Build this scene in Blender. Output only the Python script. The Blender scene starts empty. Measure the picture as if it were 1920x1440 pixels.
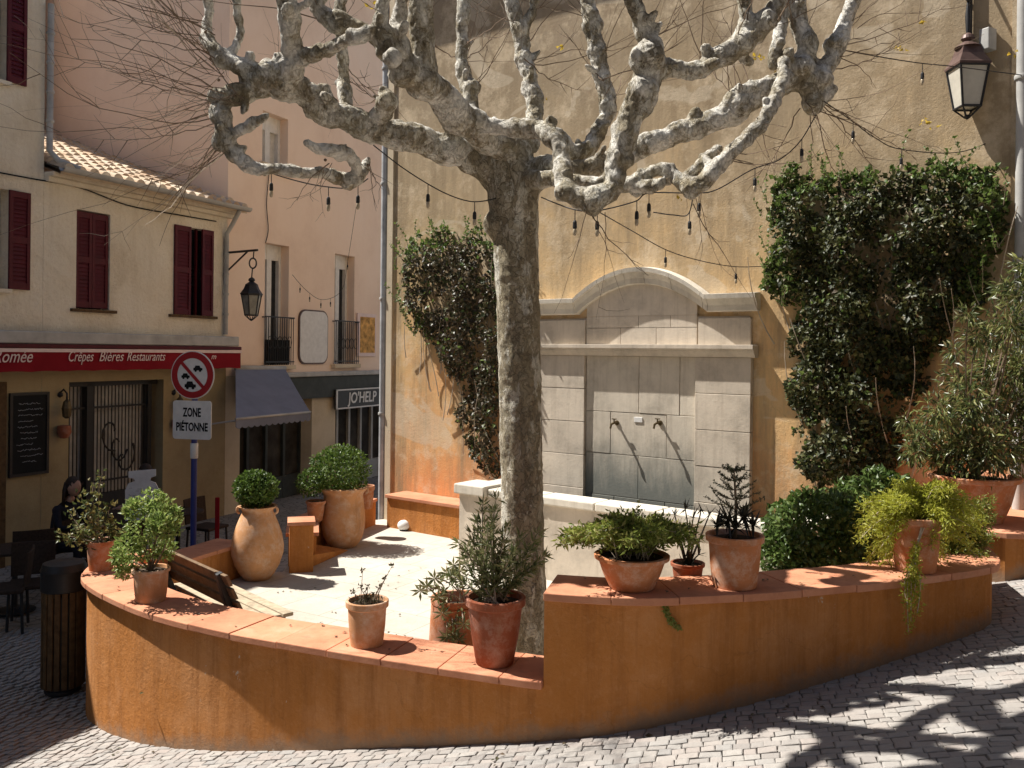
import bpy, bmesh, math, random
from mathutils import Vector, Matrix, noise, Quaternion
random.seed(7)
R = random.uniform
sc = bpy.context.scene
COL = sc.collection
# ------------------------------------------------------------------ camera frame (pixel -> point at a real depth)
F_PX, HX, HY, ROLL, EYE = 1650.0, 960.0, 660.0, 0.0105, 3.0
def ray(px, py):
    u, v = px - HX, HY - py
    c, s = math.cos(ROLL), math.sin(ROLL)
    return (u*c - v*s)/F_PX, (u*s + v*c)/F_PX
def P(px, py, Y):
    x, z = ray(px, py)
    return Vector((x*Y, Y, EYE + z*Y))
def PR(rpx, Y): return rpx/F_PX*Y

# ------------------------------------------------------------------ mesh builder
class MB:
    def __init__(s): s.v, s.f, s.mi = [], [], []
    def add(s, vs, fs, mi=0):
        n = len(s.v); s.v += [Vector(q) for q in vs]
        s.f += [tuple(i+n for i in f) for f in fs]; s.mi += [mi]*len(fs)
        return s
    def box(s, c, size, rot=0, mi=0):
        hx, hy, hz = size[0]/2, size[1]/2, size[2]/2
        M = rot if isinstance(rot, Matrix) else Matrix.Rotation(rot, 3, 'Z')
        c = Vector(c)
        vs = [c + M @ Vector((x*hx, y*hy, z*hz)) for z in (-1, 1) for x, y in ((-1,-1),(1,-1),(1,1),(-1,1))]
        return s.add(vs, [(3,2,1,0),(4,5,6,7),(0,1,5,4),(1,2,6,5),(2,3,7,6),(3,0,4,7)], mi)
    def tube(s, pts, rad, n=8, mi=0, cap=True, flat=1.0):
        pts = [Vector(p) for p in pts]
        if not isinstance(rad, (list, tuple)): rad = [rad]*len(pts)
        rings = []; up = None
        for i, p in enumerate(pts):
            t = (pts[min(i+1, len(pts)-1)] - pts[max(i-1, 0)])
            if t.length < 1e-9: t = Vector((0,0,1))
            t.normalize()
            if up is None:
                up = t.orthogonal().normalized()
            else:
                up = up - t*up.dot(t)
                if up.length < 1e-6: up = t.orthogonal()
                up.normalize()
            b = t.cross(up)
            rings.append([p + (up*math.cos(a) + b*math.sin(a)*flat)*rad[i] for a in [2*math.pi*k/n for k in range(n)]])
        vs = [q for r in rings for q in r]; fs = []
        for i in range(len(pts)-1):
            for k in range(n):
                fs.append((i*n+k, i*n+(k+1)%n, (i+1)*n+(k+1)%n, (i+1)*n+k))
        if cap:
            fs.append(tuple(range(n))[::-1]); fs.append(tuple((len(pts)-1)*n+k for k in range(n)))
        return s.add(vs, fs, mi)
    def lathe(s, prof, n=40, c=(0,0,0), mi=0, wob=0, twist=0):
        c = Vector(c); vs = []; fs = []
        for (r, z) in prof:
            for k in range(n):
                a = 2*math.pi*k/n + twist
                rr = r*(1 + wob*noise.noise((math.cos(a)*1.5+c.x*9, math.sin(a)*1.5, z*3+c.y)))
                vs.append(c + Vector((rr*math.cos(a), rr*math.sin(a), z)))
        for i in range(len(prof)-1):
            for k in range(n):
                fs.append((i*n+k, i*n+(k+1)%n, (i+1)*n+(k+1)%n, (i+1)*n+k))
        fs.append(tuple(range(n))[::-1]); fs.append(tuple((len(prof)-1)*n+k for k in range(n)))
        return s.add(vs, fs, mi)
    def prism(s, poly, z0, z1, mi=0):
        n = len(poly)
        vs = [(p[0], p[1], z0) for p in poly] + [(p[0], p[1], z1) for p in poly]
        fs = [tuple(range(n))[::-1], tuple(range(n, 2*n))] + [(i, (i+1) % n, n+(i+1) % n, n+i) for i in range(n)]
        return s.add(vs, fs, mi)
    def sphere(s, c, r, sx=1, sy=1, sz=1, sub=2, mi=0, M=None):
        bm = bmesh.new(); bmesh.ops.create_icosphere(bm, subdivisions=sub, radius=r)
        M = M or Matrix.Identity(3)
        vs = [Vector(c) + M @ Vector((v.co.x*sx, v.co.y*sy, v.co.z*sz)) for v in bm.verts]
        fs = [tuple(v.index for v in f.verts) for f in bm.faces]
        bm.free(); return s.add(vs, fs, mi)
    def leaf(s, p, d, nrm, L, W, fold=.25, mi=0):
        d = d.normalized(); side = d.cross(nrm)
        if side.length < 1e-5: side = d.orthogonal()
        side.normalize(); up = side.cross(d)
        a = p; m = p + d*L*.45; e = p + d*L - up*L*.12
        l = m + side*W/2 + up*W*fold; r = m - side*W/2 + up*W*fold
        return s.add([a, r, e, l, m], [(0,1,4),(1,2,4),(2,3,4),(3,0,4)], mi)

def rvec():
    while True:
        v = Vector((R(-1,1), R(-1,1), R(-1,1)))
        if .01 < v.length < 1: return v.normalized()

def wloc(o):
    v = Vector((0,0,0))
    while o is not None: v += o.location; o = o.parent
    return v
def obj(name, mb, mats, parent=None, smooth=False, sharp=None, bevel=0, loc=None, recalc=True):
    me = bpy.data.meshes.new(name)
    base = Vector((0,0,0))
    if parent is not None: base = wloc(parent)
    elif loc is not None: base = Vector(loc)
    me.from_pydata([v - base for v in mb.v], [], mb.f)
    if not isinstance(mats, (list, tuple)): mats = [mats]
    for m in mats: me.materials.append(m)
    if len(mats) > 1: me.polygons.foreach_set('material_index', mb.mi)
    if recalc:
        bm = bmesh.new(); bm.from_mesh(me); bmesh.ops.recalc_face_normals(bm, faces=bm.faces); bm.to_mesh(me); bm.free()
    if smooth:
        me.polygons.foreach_set('use_smooth', [True]*len(me.polygons))
        if sharp: me.set_sharp_from_angle(angle=math.radians(sharp))
    me.update()
    o = bpy.data.objects.new(name, me); COL.objects.link(o)
    if parent is not None: o.parent = parent
    elif loc is not None: o.location = base
    if bevel:
        b = o.modifiers.new('bevel', 'BEVEL'); b.width = bevel; b.segments = 2; b.limit_method = 'ANGLE'; b.angle_limit = math.radians(40)
    return o
def tag(o, label=None, cat=None, group=None, kind=None):
    if label: o['label'] = label
    if cat: o['category'] = cat
    if group: o['group'] = group
    if kind: o['kind'] = kind
    return o
def thing(name, label, cat, loc=(0,0,0), group=None):
    o = bpy.data.objects.new(name, None); COL.objects.link(o); o.location = loc; o.empty_display_size = .2
    return tag(o, label, cat, group)
WORK = bpy.data.scenes.new('work')       # small side scene: evaluating one object there is quick
def baked(o):
    WORK.collection.objects.link(o); par = o.parent; o.parent = None
    WORK.view_layers[0].update(); dg = WORK.view_layers[0].depsgraph
    me = bpy.data.meshes.new_from_object(o.evaluated_get(dg))
    o.parent = par; WORK.collection.objects.unlink(o)
    return me
def to_mesh_obj(o):                      # bake modifiers without operators
    me = baked(o)
    o.modifiers.clear(); old = o.data; o.data = me
    return o
# ------------------------------------------------------------------ frames for facades
class Frame:
    def __init__(s, A, sd, n):
        s.A = Vector((A[0], A[1], 0)); s.sd = Vector((sd[0], sd[1], 0)).normalized(); s.n = Vector((n[0], n[1], 0)).normalized()
    def pt(s, a, out, z): return s.A + s.sd*a + s.n*out + Vector((0,0,z))
    def hit(s, px, py, off=0):
        x, z = ray(px, py)
        Y = (s.A.dot(s.n) + off)/(x*s.n.x + s.n.y)
        p = Vector((x*Y, Y, EYE + z*Y))
        return (p - s.A).dot(s.sd), p.z
    def box(s, mb, s0, s1, o0, o1, z0, z1, mi=0):
        vs = [s.pt(a, o, z) for z in (z0, z1) for a, o in ((s0,o0),(s1,o0),(s1,o1),(s0,o1))]
        return mb.add(vs, [(3,2,1,0),(4,5,6,7),(0,1,5,4),(1,2,6,5),(2,3,7,6),(3,0,4,7)], mi)
    def facade(s, mb, s0, s1, z0, z1, holes, reveal=.2, mi=0):
        cs = sorted({s0, s1, *[h[0] for h in holes], *[h[1] for h in holes]}); cz = sorted({z0, z1, *[h[2] for h in holes], *[h[3] for h in holes]})
        for i in range(len(cs)-1):
            for j in range(len(cz)-1):
                a, b, c, d = cs[i], cs[i+1], cz[j], cz[j+1]
                if any(h[0] <= a+1e-6 and h[1] >= b-1e-6 and h[2] <= c+1e-6 and h[3] >= d-1e-6 for h in holes): continue
                mb.add([s.pt(a,0,c), s.pt(b,0,c), s.pt(b,0,d), s.pt(a,0,d)], [(0,1,2,3)], mi)
        for h in holes:
            a, b, c, d = h[:4]; r = -reveal
            for q in ([(a,0,c),(a,r,c),(a,r,d),(a,0,d)], [(b,0,c),(b,0,d),(b,r,d),(b,r,c)], [(a,0,d),(a,r,d),(b,r,d),(b,0,d)], [(a,0,c),(b,0,c),(b,r,c),(a,r,c)]):
                mb.add([s.pt(*w) for w in q], [(0,1,2,3)], mi)
        return mb
    def mat(s, a, out, z):                # text frame matrix: x along sd, y up, facing n
        M = Matrix.Identity(4); p = s.pt(a, out, z)
        M.col[0][:3] = s.sd; M.col[1][:3] = (0,0,1); M.col[2][:3] = s.n; M.col[3][:3] = p
        return M
# ------------------------------------------------------------------ materials
class NT:
    def __init__(s, name):
        s.m = bpy.data.materials.new(name); s.m.use_nodes = True
        s.t = s.m.node_tree; s.t.nodes.clear()
        s.out = s.n('ShaderNodeOutputMaterial'); s.b = s.n('ShaderNodeBsdfPrincipled')
        s.l(s.b.outputs[0], s.out.inputs[0])
        s.geo = s.n('ShaderNodeNewGeometry')
    def n(s, typ, **kw):
        q = s.t.nodes.new(typ)
        for k, v in kw.items(): setattr(q, k, v)
        return q
    def l(s, a, b): s.t.links.new(a, b)
    def noise(s, scale, detail=6, rough=.6, stretch=None, dist=0, vec=None):
        q = s.n('ShaderNodeTexNoise'); q.inputs['Scale'].default_value = scale; q.inputs['Detail'].default_value = detail
        q.inputs['Roughness'].default_value = rough; q.inputs['Distortion'].default_value = dist
        v = vec or s.geo.outputs['Position']
        if stretch:
            mp = s.n('ShaderNodeMapping'); mp.inputs['Scale'].default_value = stretch; s.l(v, mp.inputs[0]); v = mp.outputs[0]
        s.l(v, q.inputs['Vector']); return q.outputs['Fac']
    def ramp(s, fac, stops, interp='LINEAR'):
        q = s.n('ShaderNodeValToRGB'); q.color_ramp.interpolation = interp
        e = q.color_ramp.elements
        while len(e) < len(stops): e.new(.5)
        for el, (p, c) in zip(e, stops):
            el.position = p; el.color = (c, c, c, 1) if isinstance(c, (int, float)) else (*c, 1)
        s.l(fac, q.inputs[0]); return q.outputs[0]
    def mix(s, fac, a, b, mode='MIX'):
        q = s.n('ShaderNodeMix', data_type='RGBA', blend_type=mode)
        if isinstance(fac, (int, float)): q.inputs[0].default_value = fac
        else: s.l(fac, q.inputs[0])
        for i, x in ((6, a), (7, b)):
            if isinstance(x, tuple): q.inputs[i].default_value = (*x, 1)
            else: s.l(x, q.inputs[i])
        return q.outputs[2]
    def col(s, x):
        if isinstance(x, tuple): s.b.inputs['Base Color'].default_value = (*x, 1)
        else: s.l(x, s.b.inputs['Base Color'])
        return s
    def rough(s, r, spec=.3, metal=0):
        s.b.inputs['Roughness'].default_value = r; s.b.inputs['Specular IOR Level'].default_value = spec; s.b.inputs['Metallic'].default_value = metal
        return s
    def bump(s, h, strength=.4, dist=.01):
        q = s.n('ShaderNodeBump'); q.inputs['Strength'].default_value = strength; q.inputs['Distance'].default_value = dist
        s.l(h, q.inputs['Height']); s.l(q.outputs[0], s.b.inputs['Normal']); return s
    def posz(s, z0, z1):
        sp = s.n('ShaderNodeSeparateXYZ'); s.l(s.geo.outputs['Position'], sp.inputs[0])
        mr = s.n('ShaderNodeMapRange'); mr.inputs[1].default_value = z0; mr.inputs[2].default_value = z1
        s.l(sp.outputs[2], mr.inputs[0]); return mr.outputs[0]
    def math(s, op, a, b):
        q = s.n('ShaderNodeMath', operation=op)
        for i, x in ((0, a), (1, b)):
            if isinstance(x, (int, float)): q.inputs[i].default_value = x
            else: s.l(x, q.inputs[i])
        return q.outputs[0]
def plain(name, c, rough=.6, spec=.3, metal=0, var=.25, scale=8, bump=0, bscale=80, bdist=.004):
    t = NT(name); d = tuple(x*(1-var) for x in c); l = tuple(min(1, x*(1+var*.6)) for x in c)
    t.col(t.ramp(t.noise(scale, 5), [(.3, d), (.7, l)])).rough(rough, spec, metal)
    if bump: t.bump(t.noise(bscale, 4), bump, bdist)
    return t.m
def stucco(name, c, dark, light, stain=.5, bump=.5, grain=45, bdist=.012, streak=True):
    t = NT(name)
    a = t.ramp(t.noise(.9, 7, .65), [(.32, dark), (.5, c), (.72, light)])
    if streak: a = t.mix(t.ramp(t.noise(2.2, 6, .7, (2.2, 2.2, .22)), [(.5, 0), (.75, stain)]), a, dark)
    a = t.mix(t.ramp(t.noise(14, 6, .7), [(.4, .0), (.8, .45)]), a, light)
    a = t.mix(t.ramp(t.noise(grain*1.3, 5, .75), [(.5, 0), (.68, stain*.6)]), a, dark)
    a = t.mix(t.ramp(t.noise(.6, 6, .7, dist=1), [(.52, 0), (.68, stain)]), a, dark)
    t.col(a).rough(.95, .15)
    t.bump(t.noise(grain, 8, .7), bump, bdist)
    return t.m
M = {}
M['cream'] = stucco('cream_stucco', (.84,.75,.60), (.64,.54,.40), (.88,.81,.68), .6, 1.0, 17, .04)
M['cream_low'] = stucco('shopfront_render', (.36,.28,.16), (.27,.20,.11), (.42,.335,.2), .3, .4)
M['pink'] = stucco('pink_render', (.86,.67,.53), (.78,.59,.46), (.88,.70,.57), .3, .25, 60, .006)
M['pink2'] = stucco('pink_render_deep', (.83,.62,.50), (.75,.55,.44), (.86,.65,.53), .3, .25, 60, .006)
def ochre_wall():
    t = NT('ochre_limewash')
    z = t.posz(1.0, 7.2)
    zz = t.math('ADD', z, t.math('MULTIPLY', t.math('SUBTRACT', t.noise(.9, 8, .7), .5), .9))
    a = t.ramp(zz, [(.0, (.72,.35,.15)), (.14, (.75,.42,.19)), (.30, (.70,.46,.225)), (.46, (.62,.44,.24)), (.62, (.49,.37,.23)), (.85, (.41,.32,.21)), (1.0, (.37,.29,.2))])
    a = t.mix(t.ramp(t.noise(1.5, 8, .72, (2.6, 2.6, .3)), [(.42, 0), (.66, .8)]), a, (.30,.225,.14))
    a = t.mix(t.ramp(t.noise(2.1, 7, .75), [(.5, 0), (.64, .6)]), a, (.74,.60,.42))
    a = t.mix(t.ramp(t.noise(7, 8, .78), [(.52, 0), (.74, .55)]), a, (.42,.31,.19))
    patch = t.ramp(t.noise(.7, 3, .5, (1, 1, 1.4), 1.2), [(.585, 0), (.6, .45)])
    a = t.mix(patch, a, (.66,.56,.42))
    vr = t.n('ShaderNodeTexVoronoi', feature='DISTANCE_TO_EDGE'); vr.inputs['Scale'].default_value = .75
    nn = t.n('ShaderNodeTexNoise'); nn.inputs['Scale'].default_value = 3; nn.inputs['Detail'].default_value = 6; t.l(t.geo.outputs['Position'], nn.inputs['Vector'])
    s2 = t.n('ShaderNodeVectorMath', operation='SCALE'); t.l(nn.outputs['Color'], s2.inputs[0]); s2.inputs['Scale'].default_value = .6
    a2 = t.n('ShaderNodeVectorMath', operation='ADD'); t.l(t.geo.outputs['Position'], a2.inputs[0]); t.l(s2.outputs[0], a2.inputs[1]); t.l(a2.outputs[0], vr.inputs[0])
    a = t.mix(t.ramp(vr.outputs[0], [(.001, .25), (.004, 0)]), a, (.2,.14,.09))
    t.col(a).rough(.95, .12)
    t.bump(t.math('ADD', t.noise(34, 10, .75), t.math('MULTIPLY', t.noise(2.2, 3, .5), 1.2)), .5, .012)
    return t.m
M['ochre'] = ochre_wall()
def orange_wall():
    t = NT('orange_render')
    a = t.ramp(t.noise(1.6, 8, .68), [(.3, (.41,.155,.035)), (.5, (.48,.195,.055)), (.7, (.55,.26,.105))])
    a = t.mix(t.ramp(t.noise(3.2, 7, .72, (3.2, 3.2, .22)), [(.46, 0), (.68, .75)]), a, (.31,.12,.035))
    a = t.mix(t.ramp(t.noise(1.1, 6, .7, dist=.8), [(.56, 0), (.72, .45)]), a, (.62,.31,.14))
    sp = t.n('ShaderNodeSeparateXYZ'); t.l(t.geo.outputs['Position'], sp.inputs[0])
    gp = t.math('ADD', t.math('MULTIPLY', sp.outputs[0], .18), t.math('MULTIPLY', sp.outputs[1], -.1))
    h = t.math('SUBTRACT', t.math('SUBTRACT', sp.outputs[2], 1.245), gp)
    hn = t.math('ADD', h, t.math('MULTIPLY', t.math('SUBTRACT', t.noise(7, 7, .75), .5), -.3))
    a = t.mix(t.ramp(hn, [(.02, .85), (.13, 0)]), a, (.30,.21,.145))
    chips = t.ramp(t.noise(8, 6, .62, (1,1,.7)), [(.69, 0), (.705, .85)])
    a = t.mix(chips, a, (.55,.47,.38))
    vr = t.n('ShaderNodeTexVoronoi', feature='DISTANCE_TO_EDGE'); vr.inputs['Scale'].default_value = .8
    nn = t.n('ShaderNodeTexNoise'); nn.inputs['Scale'].default_value = 5; nn.inputs['Detail'].default_value = 6; t.l(t.geo.outputs['Position'], nn.inputs['Vector'])
    s2 = t.n('ShaderNodeVectorMath', operation='SCALE'); t.l(nn.outputs['Color'], s2.inputs[0]); s2.inputs['Scale'].default_value = .35
    a2 = t.n('ShaderNodeVectorMath', operation='ADD'); t.l(t.geo.outputs['Position'], a2.inputs[0]); t.l(s2.outputs[0], a2.inputs[1]); t.l(a2.outputs[0], vr.inputs[0])
    a = t.mix(t.ramp(vr.outputs[0], [(.001, .3), (.004, 0)]), a, (.2,.085,.03))
    a = t.mix(t.ramp(t.noise(24, 7, .75), [(.5, 0), (.8, .4)]), a, (.63,.33,.15))
    t.col(a).rough(.92, .15)
    t.bump(t.math('ADD', t.noise(36, 9, .75), t.math('MULTIPLY', t.noise(6, 4, .6, (1,1,.5)), 1.4)), .6, .016)
    return t.m
M['orange'] = orange_wall()
def coping_mat():
    t = NT('terracotta_coping')
    a = t.ramp(t.noise(2.4, 7, .7), [(.3, (.45,.18,.10)), (.55, (.60,.27,.155)), (.75, (.66,.36,.24))])
    rnd = t.ramp(t.geo.outputs['Random Per Island'], [(0, .86), (1, 1.0)])
    a = t.mix(1, a, rnd, 'MULTIPLY')
    a = t.mix(t.ramp(t.noise(9, 6, .7), [(.55, 0), (.75, .5)]), a, (.24,.12,.08))
    t.col(a).rough(.85, .2); t.bump(t.noise(50, 6), .35, .006); return t.m
M['coping'] = coping_mat()
def terracotta(name, c, pale=.3, soot=.35):
    t = NT(name); d = tuple(x*.72 for x in c)
    a = t.ramp(t.noise(5, 6, .65), [(.3, d), (.65, c)])
    a = t.mix(t.ramp(t.noise(7, 8, .78), [(.47, 0), (.66, min(.8, pale*1.9))]), a, (.64,.52,.43))
    a = t.mix(t.ramp(t.noise(5, 6, .7, (2.5,2.5,.35)), [(.55, 0), (.7, .45)]), a, (.30,.15,.08))
    a = t.mix(t.ramp(t.noise(3, 5, .7, (1,1,.5)), [(.55, 0), (.8, soot)]), a, (.16,.09,.05))
    t.col(a).rough(.85, .2); t.bump(t.noise(70, 5, stretch=(1,1,3)), .25, .004); return t.m
M['terra'] = terracotta('terracotta', (.52,.2,.085))
M['terra_dark'] = terracotta('dark_terracotta', (.33,.095,.045), .15)
M['terra_pale'] = terracotta('pale_terracotta', (.58,.3,.15), .4, .2)
M['jar'] = terracotta('jar_clay', (.62,.315,.145), .3, .3)
def stone(name, c, green=False):
    t = NT(name); d = tuple(x*.7 for x in c); l = tuple(min(1, x*1.15) for x in c)
    a = t.ramp(t.noise(2.5, 8, .7), [(.3, d), (.5, c), (.7, l)])
    rnd = t.ramp(t.geo.outputs['Random Per Island'], [(0, .84), (1, 1.0)])
    a = t.mix(1, a, rnd, 'MULTIPLY')
    a = t.mix(t.ramp(t.noise(3, 6, .7, (4, 4, .3)), [(.5, 0), (.75, .4)]), a, (.26,.21,.16))
    if green:
        zz = t.math('ADD', t.posz(1.3, 2.5), t.math('MULTIPLY', t.math('SUBTRACT', t.noise(3, 7, .7, (3,3,.6)), .5), .7))
        a = t.mix(t.ramp(zz, [(.1, .9), (.6, .0)]), a, (.15,.16,.145))
    t.col(a).rough(.85, .25); t.bump(t.noise(30, 8, .7), .35, .008); return t.m
M['stone'] = stone('fountain_limestone', (.63,.55,.45))
M['stone_wet'] = stone('algae_stained_limestone', (.61,.545,.45), True)
M['stone_white'] = stone('pale_coping_stone', (.68,.63,.54))
def floor_mat():
    t = NT('pale_terrace_paving')
    a = t.ramp(t.noise(1.2, 8, .7), [(.3, (.42,.38,.32)), (.6, (.53,.49,.425)), (.8, (.57,.54,.48))])
    br = t.n('ShaderNodeTexBrick'); br.inputs['Scale'].default_value = 1; br.inputs['Brick Width'].default_value = .5; br.inputs['Row Height'].default_value = .5
    br.inputs['Mortar Size'].default_value = .006; br.inputs['Color1'].default_value = (1,1,1,1); br.inputs['Color2'].default_value = (.9,.9,.9,1); br.inputs['Mortar'].default_value = (.6,.58,.55,1)
    mp = t.n('ShaderNodeMapping'); mp.inputs['Rotation'].default_value = (0,0,.55); t.l(t.geo.outputs['Position'], mp.inputs[0]); t.l(mp.outputs[0], br.inputs[0])
    a = t.mix(.8, a, br.outputs[0], 'MULTIPLY')
    a = t.mix(t.ramp(t.noise(9, 8, .78), [(.5, 0), (.72, .6)]), a, (.36,.31,.25))
    t.col(a).rough(.9, .2); t.bump(t.noise(30, 8, .7), .5, .012); return t.m
M['floor'] = floor_mat()
def sett_mat():
    t = NT('granite_setts')
    rnd = t.geo.outputs['Random Per Island']
    a = t.ramp(rnd, [(0, (.27,.25,.235)), (.3, (.32,.30,.28)), (.55, (.34,.30,.275)), (.8, (.37,.35,.325)), (1, (.29,.28,.27))])
    a = t.mix(t.ramp(t.noise(26, 7, .75), [(.4, 0), (.75, .6)]), a, (.26,.235,.215))
    a = t.mix(t.ramp(t.noise(.8, 5), [(.45, 0), (.7, .35)]), a, (.3,.27,.24))
    t.col(a).rough(.8, .3); t.bump(t.noise(55, 8, .7), .7, .012); return t.m
M['sett'] = sett_mat()
def ground_mat():
    t = NT('street_joint_sand')
    vo = t.n('ShaderNodeTexVoronoi', feature='DISTANCE_TO_EDGE'); vo.inputs['Scale'].default_value = 7; t.l(t.geo.outputs['Position'], vo.inputs[0])
    a = t.ramp(t.noise(3, 8, .7), [(.3, (.22,.20,.18)), (.7, (.31,.29,.265))])
    a = t.mix(t.ramp(vo.outputs[0], [(.02, .75), (.07, 0)]), a, (.09,.08,.07))
    t.col(a).rough(.9, .2); t.bump(t.ramp(vo.outputs[0], [(0, 0), (.12, 1)]), .6, .015); return t.m
M['ground'] = ground_mat()
def bark_mat(name='plane_bark', pale=0):
    t = NT(name)
    dn = t.n('ShaderNodeTexNoise'); dn.inputs['Scale'].default_value = 9; dn.inputs['Detail'].default_value = 5; t.l(t.geo.outputs['Position'], dn.inputs['Vector'])
    sc2 = t.n('ShaderNodeVectorMath', operation='SCALE'); t.l(dn.outputs['Color'], sc2.inputs[0]); sc2.inputs['Scale'].default_value = .26
    ad = t.n('ShaderNodeVectorMath', operation='ADD'); t.l(t.geo.outputs['Position'], ad.inputs[0]); t.l(sc2.outputs[0], ad.inputs[1])
    mp = t.n('ShaderNodeMapping'); mp.inputs['Scale'].default_value = (1,1,.32); t.l(ad.outputs[0], mp.inputs[0])
    v1 = t.n('ShaderNodeTexVoronoi'); v1.inputs['Scale'].default_value = 24; t.l(mp.outputs[0], v1.inputs[0])
    sp = t.n('ShaderNodeSeparateColor'); t.l(v1.outputs['Color'], sp.inputs[0])
    a = t.ramp(sp.outputs[0], [(0, (.25,.215,.155)), (.12, (.36,.315,.23)), (.3, (.46,.41,.315)), (.55, (.52,.47,.375)), (.7, (.40,.365,.285)), (.85, (.64,.60,.51))], 'CONSTANT')
    a = t.mix(t.ramp(t.noise(3, 5, .6, (1,1,.6)), [(.42, 0), (.62, .8)]), a, (.33,.28,.185))
    a = t.mix(t.ramp(t.noise(11, 6, .7, (1,1,.35)), [(.48, 0), (.56, .75)]), a, (.24,.2,.135))
    a = t.mix(t.ramp(t.noise(6.5, 6, .7, (1,1,.4)), [(.54, 0), (.59, .9)]), a, (.68,.65,.56))
    e1 = t.n('ShaderNodeTexVoronoi', feature='DISTANCE_TO_EDGE'); e1.inputs['Scale'].default_value = 24; t.l(mp.outputs[0], e1.inputs[0])
    a = t.mix(t.ramp(e1.outputs[0], [(.0, .35), (.05, 0)]), a, (.12,.095,.065))
    a = t.mix(t.ramp(t.noise(34, 8, .78), [(.52, 0), (.74, .6)]), a, (.10,.082,.058))
    if pale: a = t.mix(t.ramp(t.noise(5, 8, .75, (1,1,.7)), [(.40, .92), (.54, .0)]), a, (.84,.81,.74))
    if pale: a = t.mix(t.ramp(t.noise(4, 7, .72, (1,1,.7), 1.0), [(.56, 0), (.64, .6)]), a, (.16,.125,.075))
    t.col(a).rough(.9, .15)
    h = t.math('ADD', t.math('MULTIPLY', sp.outputs[1], .6), t.math('ADD', t.ramp(e1.outputs[0], [(0, 0), (.07, .5)]), t.noise(42, 9, .78, (1,1,.5))))
    t.bump(h, .9, .022); return t.m
M['bark'] = bark_mat()
M['bark_pale'] = bark_mat('pale_limb_bark', 1)
M['twig'] = plain('twig_bark', (.20,.145,.10), .85, .2, 0, .4, 5)
M['twig_pale'] = plain('pale_twig_bark', (.46,.38,.29), .85, .2, 0, .3, 5)
def leaf_mat(name, cols, trans=.35, rough=.45, spec=.4):
    t = NT(name)
    n = len(cols)
    a = t.ramp(t.geo.outputs['Random Per Island'], [(i/(n-1), c) for i, c in enumerate(cols)])
    a = t.mix(t.ramp(t.noise(4.5, 3), [(.4, 0), (.65, .5)]), a, cols[0])
    t.col(a).rough(rough, spec)
    tr = t.n('ShaderNodeBsdfTranslucent'); t.l(a, tr.inputs[0])
    mx = t.n('ShaderNodeMixShader'); mx.inputs[0].default_value = trans
    t.l(t.b.outputs[0], mx.inputs[1]); t.l(tr.outputs[0], mx.inputs[2]); t.l(mx.outputs[0], t.out.inputs[0])
    return t.m
M['ivy'] = leaf_mat('ivy_leaf', [(.022,.028,.012), (.036,.045,.016), (.06,.07,.024), (.085,.092,.03), (.13,.135,.04), (.09,.06,.035)], .22, .5, .35)
M['ivy_tip'] = leaf_mat('young_ivy_leaf', [(.08,.13,.03), (.13,.2,.045), (.2,.26,.07)], .35)
M['vine_dry'] = leaf_mat('dry_vine_leaf', [(.055,.042,.024), (.10,.075,.045), (.05,.065,.025), (.15,.105,.07), (.08,.10,.03)], .25)
M['box'] = leaf_mat('box_leaf', [(.045,.085,.014), (.08,.14,.022), (.12,.19,.03), (.16,.22,.045)], .3)
M['box_dark'] = leaf_mat('dark_box_leaf', [(.04,.075,.016), (.075,.125,.028), (.11,.17,.04), (.17,.23,.065)], .3, .4, .4)
M['fern'] = leaf_mat('yellow_green_fern', [(.30,.33,.035), (.44,.45,.06), (.52,.50,.09), (.34,.38,.05)], .5)
M['fern2'] = leaf_mat('green_fern', [(.14,.19,.03), (.24,.29,.055), (.33,.35,.09), (.3,.25,.09)], .45)
M['geran'] = leaf_mat('soft_green_leaf', [(.14,.21,.04), (.24,.33,.085), (.32,.4,.13), (.38,.4,.13)], .45)
M['pepper'] = leaf_mat('sparse_shrub_leaf', [(.06,.09,.03), (.12,.14,.04), (.22,.2,.06), (.28,.22,.08)], .35)
M['reed'] = leaf_mat('narrow_grey_green_leaf', [(.09,.12,.045), (.19,.22,.085), (.3,.31,.15), (.38,.33,.16)], .35)
M['bush'] = leaf_mat('long_glossy_leaf', [(.03,.045,.018), (.09,.12,.035), (.19,.22,.07), (.3,.31,.1), (.16,.1,.06)], .35, .35, .5)
M['spike'] = leaf_mat('dark_succulent', [(.018,.02,.014), (.035,.032,.022), (.05,.04,.03)], .05)
M['arau'] = leaf_mat('dark_conifer_leaf', [(.025,.035,.016), (.05,.06,.025), (.08,.085,.035)], .1)
M['yellow_leaf'] = leaf_mat('autumn_leaf', [(.5,.34,.04), (.6,.45,.08), (.4,.28,.03)], .4)
M['soil'] = plain('soil', (.05,.035,.025), .95, .1, 0, .5, 40, .8, 60, .02)
M['black'] = plain('black_iron', (.018,.018,.02), .5, .4, 0, .3, 20)
M['shutter'] = plain('oxblood_paint', (.085,.006,.013), .6, .3, 0, .25, 6)
M['valance'] = plain('red_canvas', (.23,.012,.02), .85, .1, 0, .15, 3)
M['white'] = plain('white_paint', (.72,.71,.69), .6, .3, 0, .12, 10)
M['cream_txt'] = plain('cream_lettering', (.78,.62,.58), .7, .2, 0, .1)
M['grey_trim'] = plain('weathered_zinc', (.42,.41,.39), .6, .4, 0, .25, 4)
M['pipe'] = plain('grey_pipe', (.46,.47,.48), .5, .4, .1, .3, 6)
M['awn'] = plain('grey_canvas', (.185,.205,.275), .9, .1, 0, .12, 3)
M['fascia'] = plain('dark_green_timber', (.045,.05,.045), .6, .3, 0, .3, 5)
M['glassdark'] = plain('dark_window_glass', (.02,.022,.025), .08, .6, 0, .3, 2)
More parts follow.
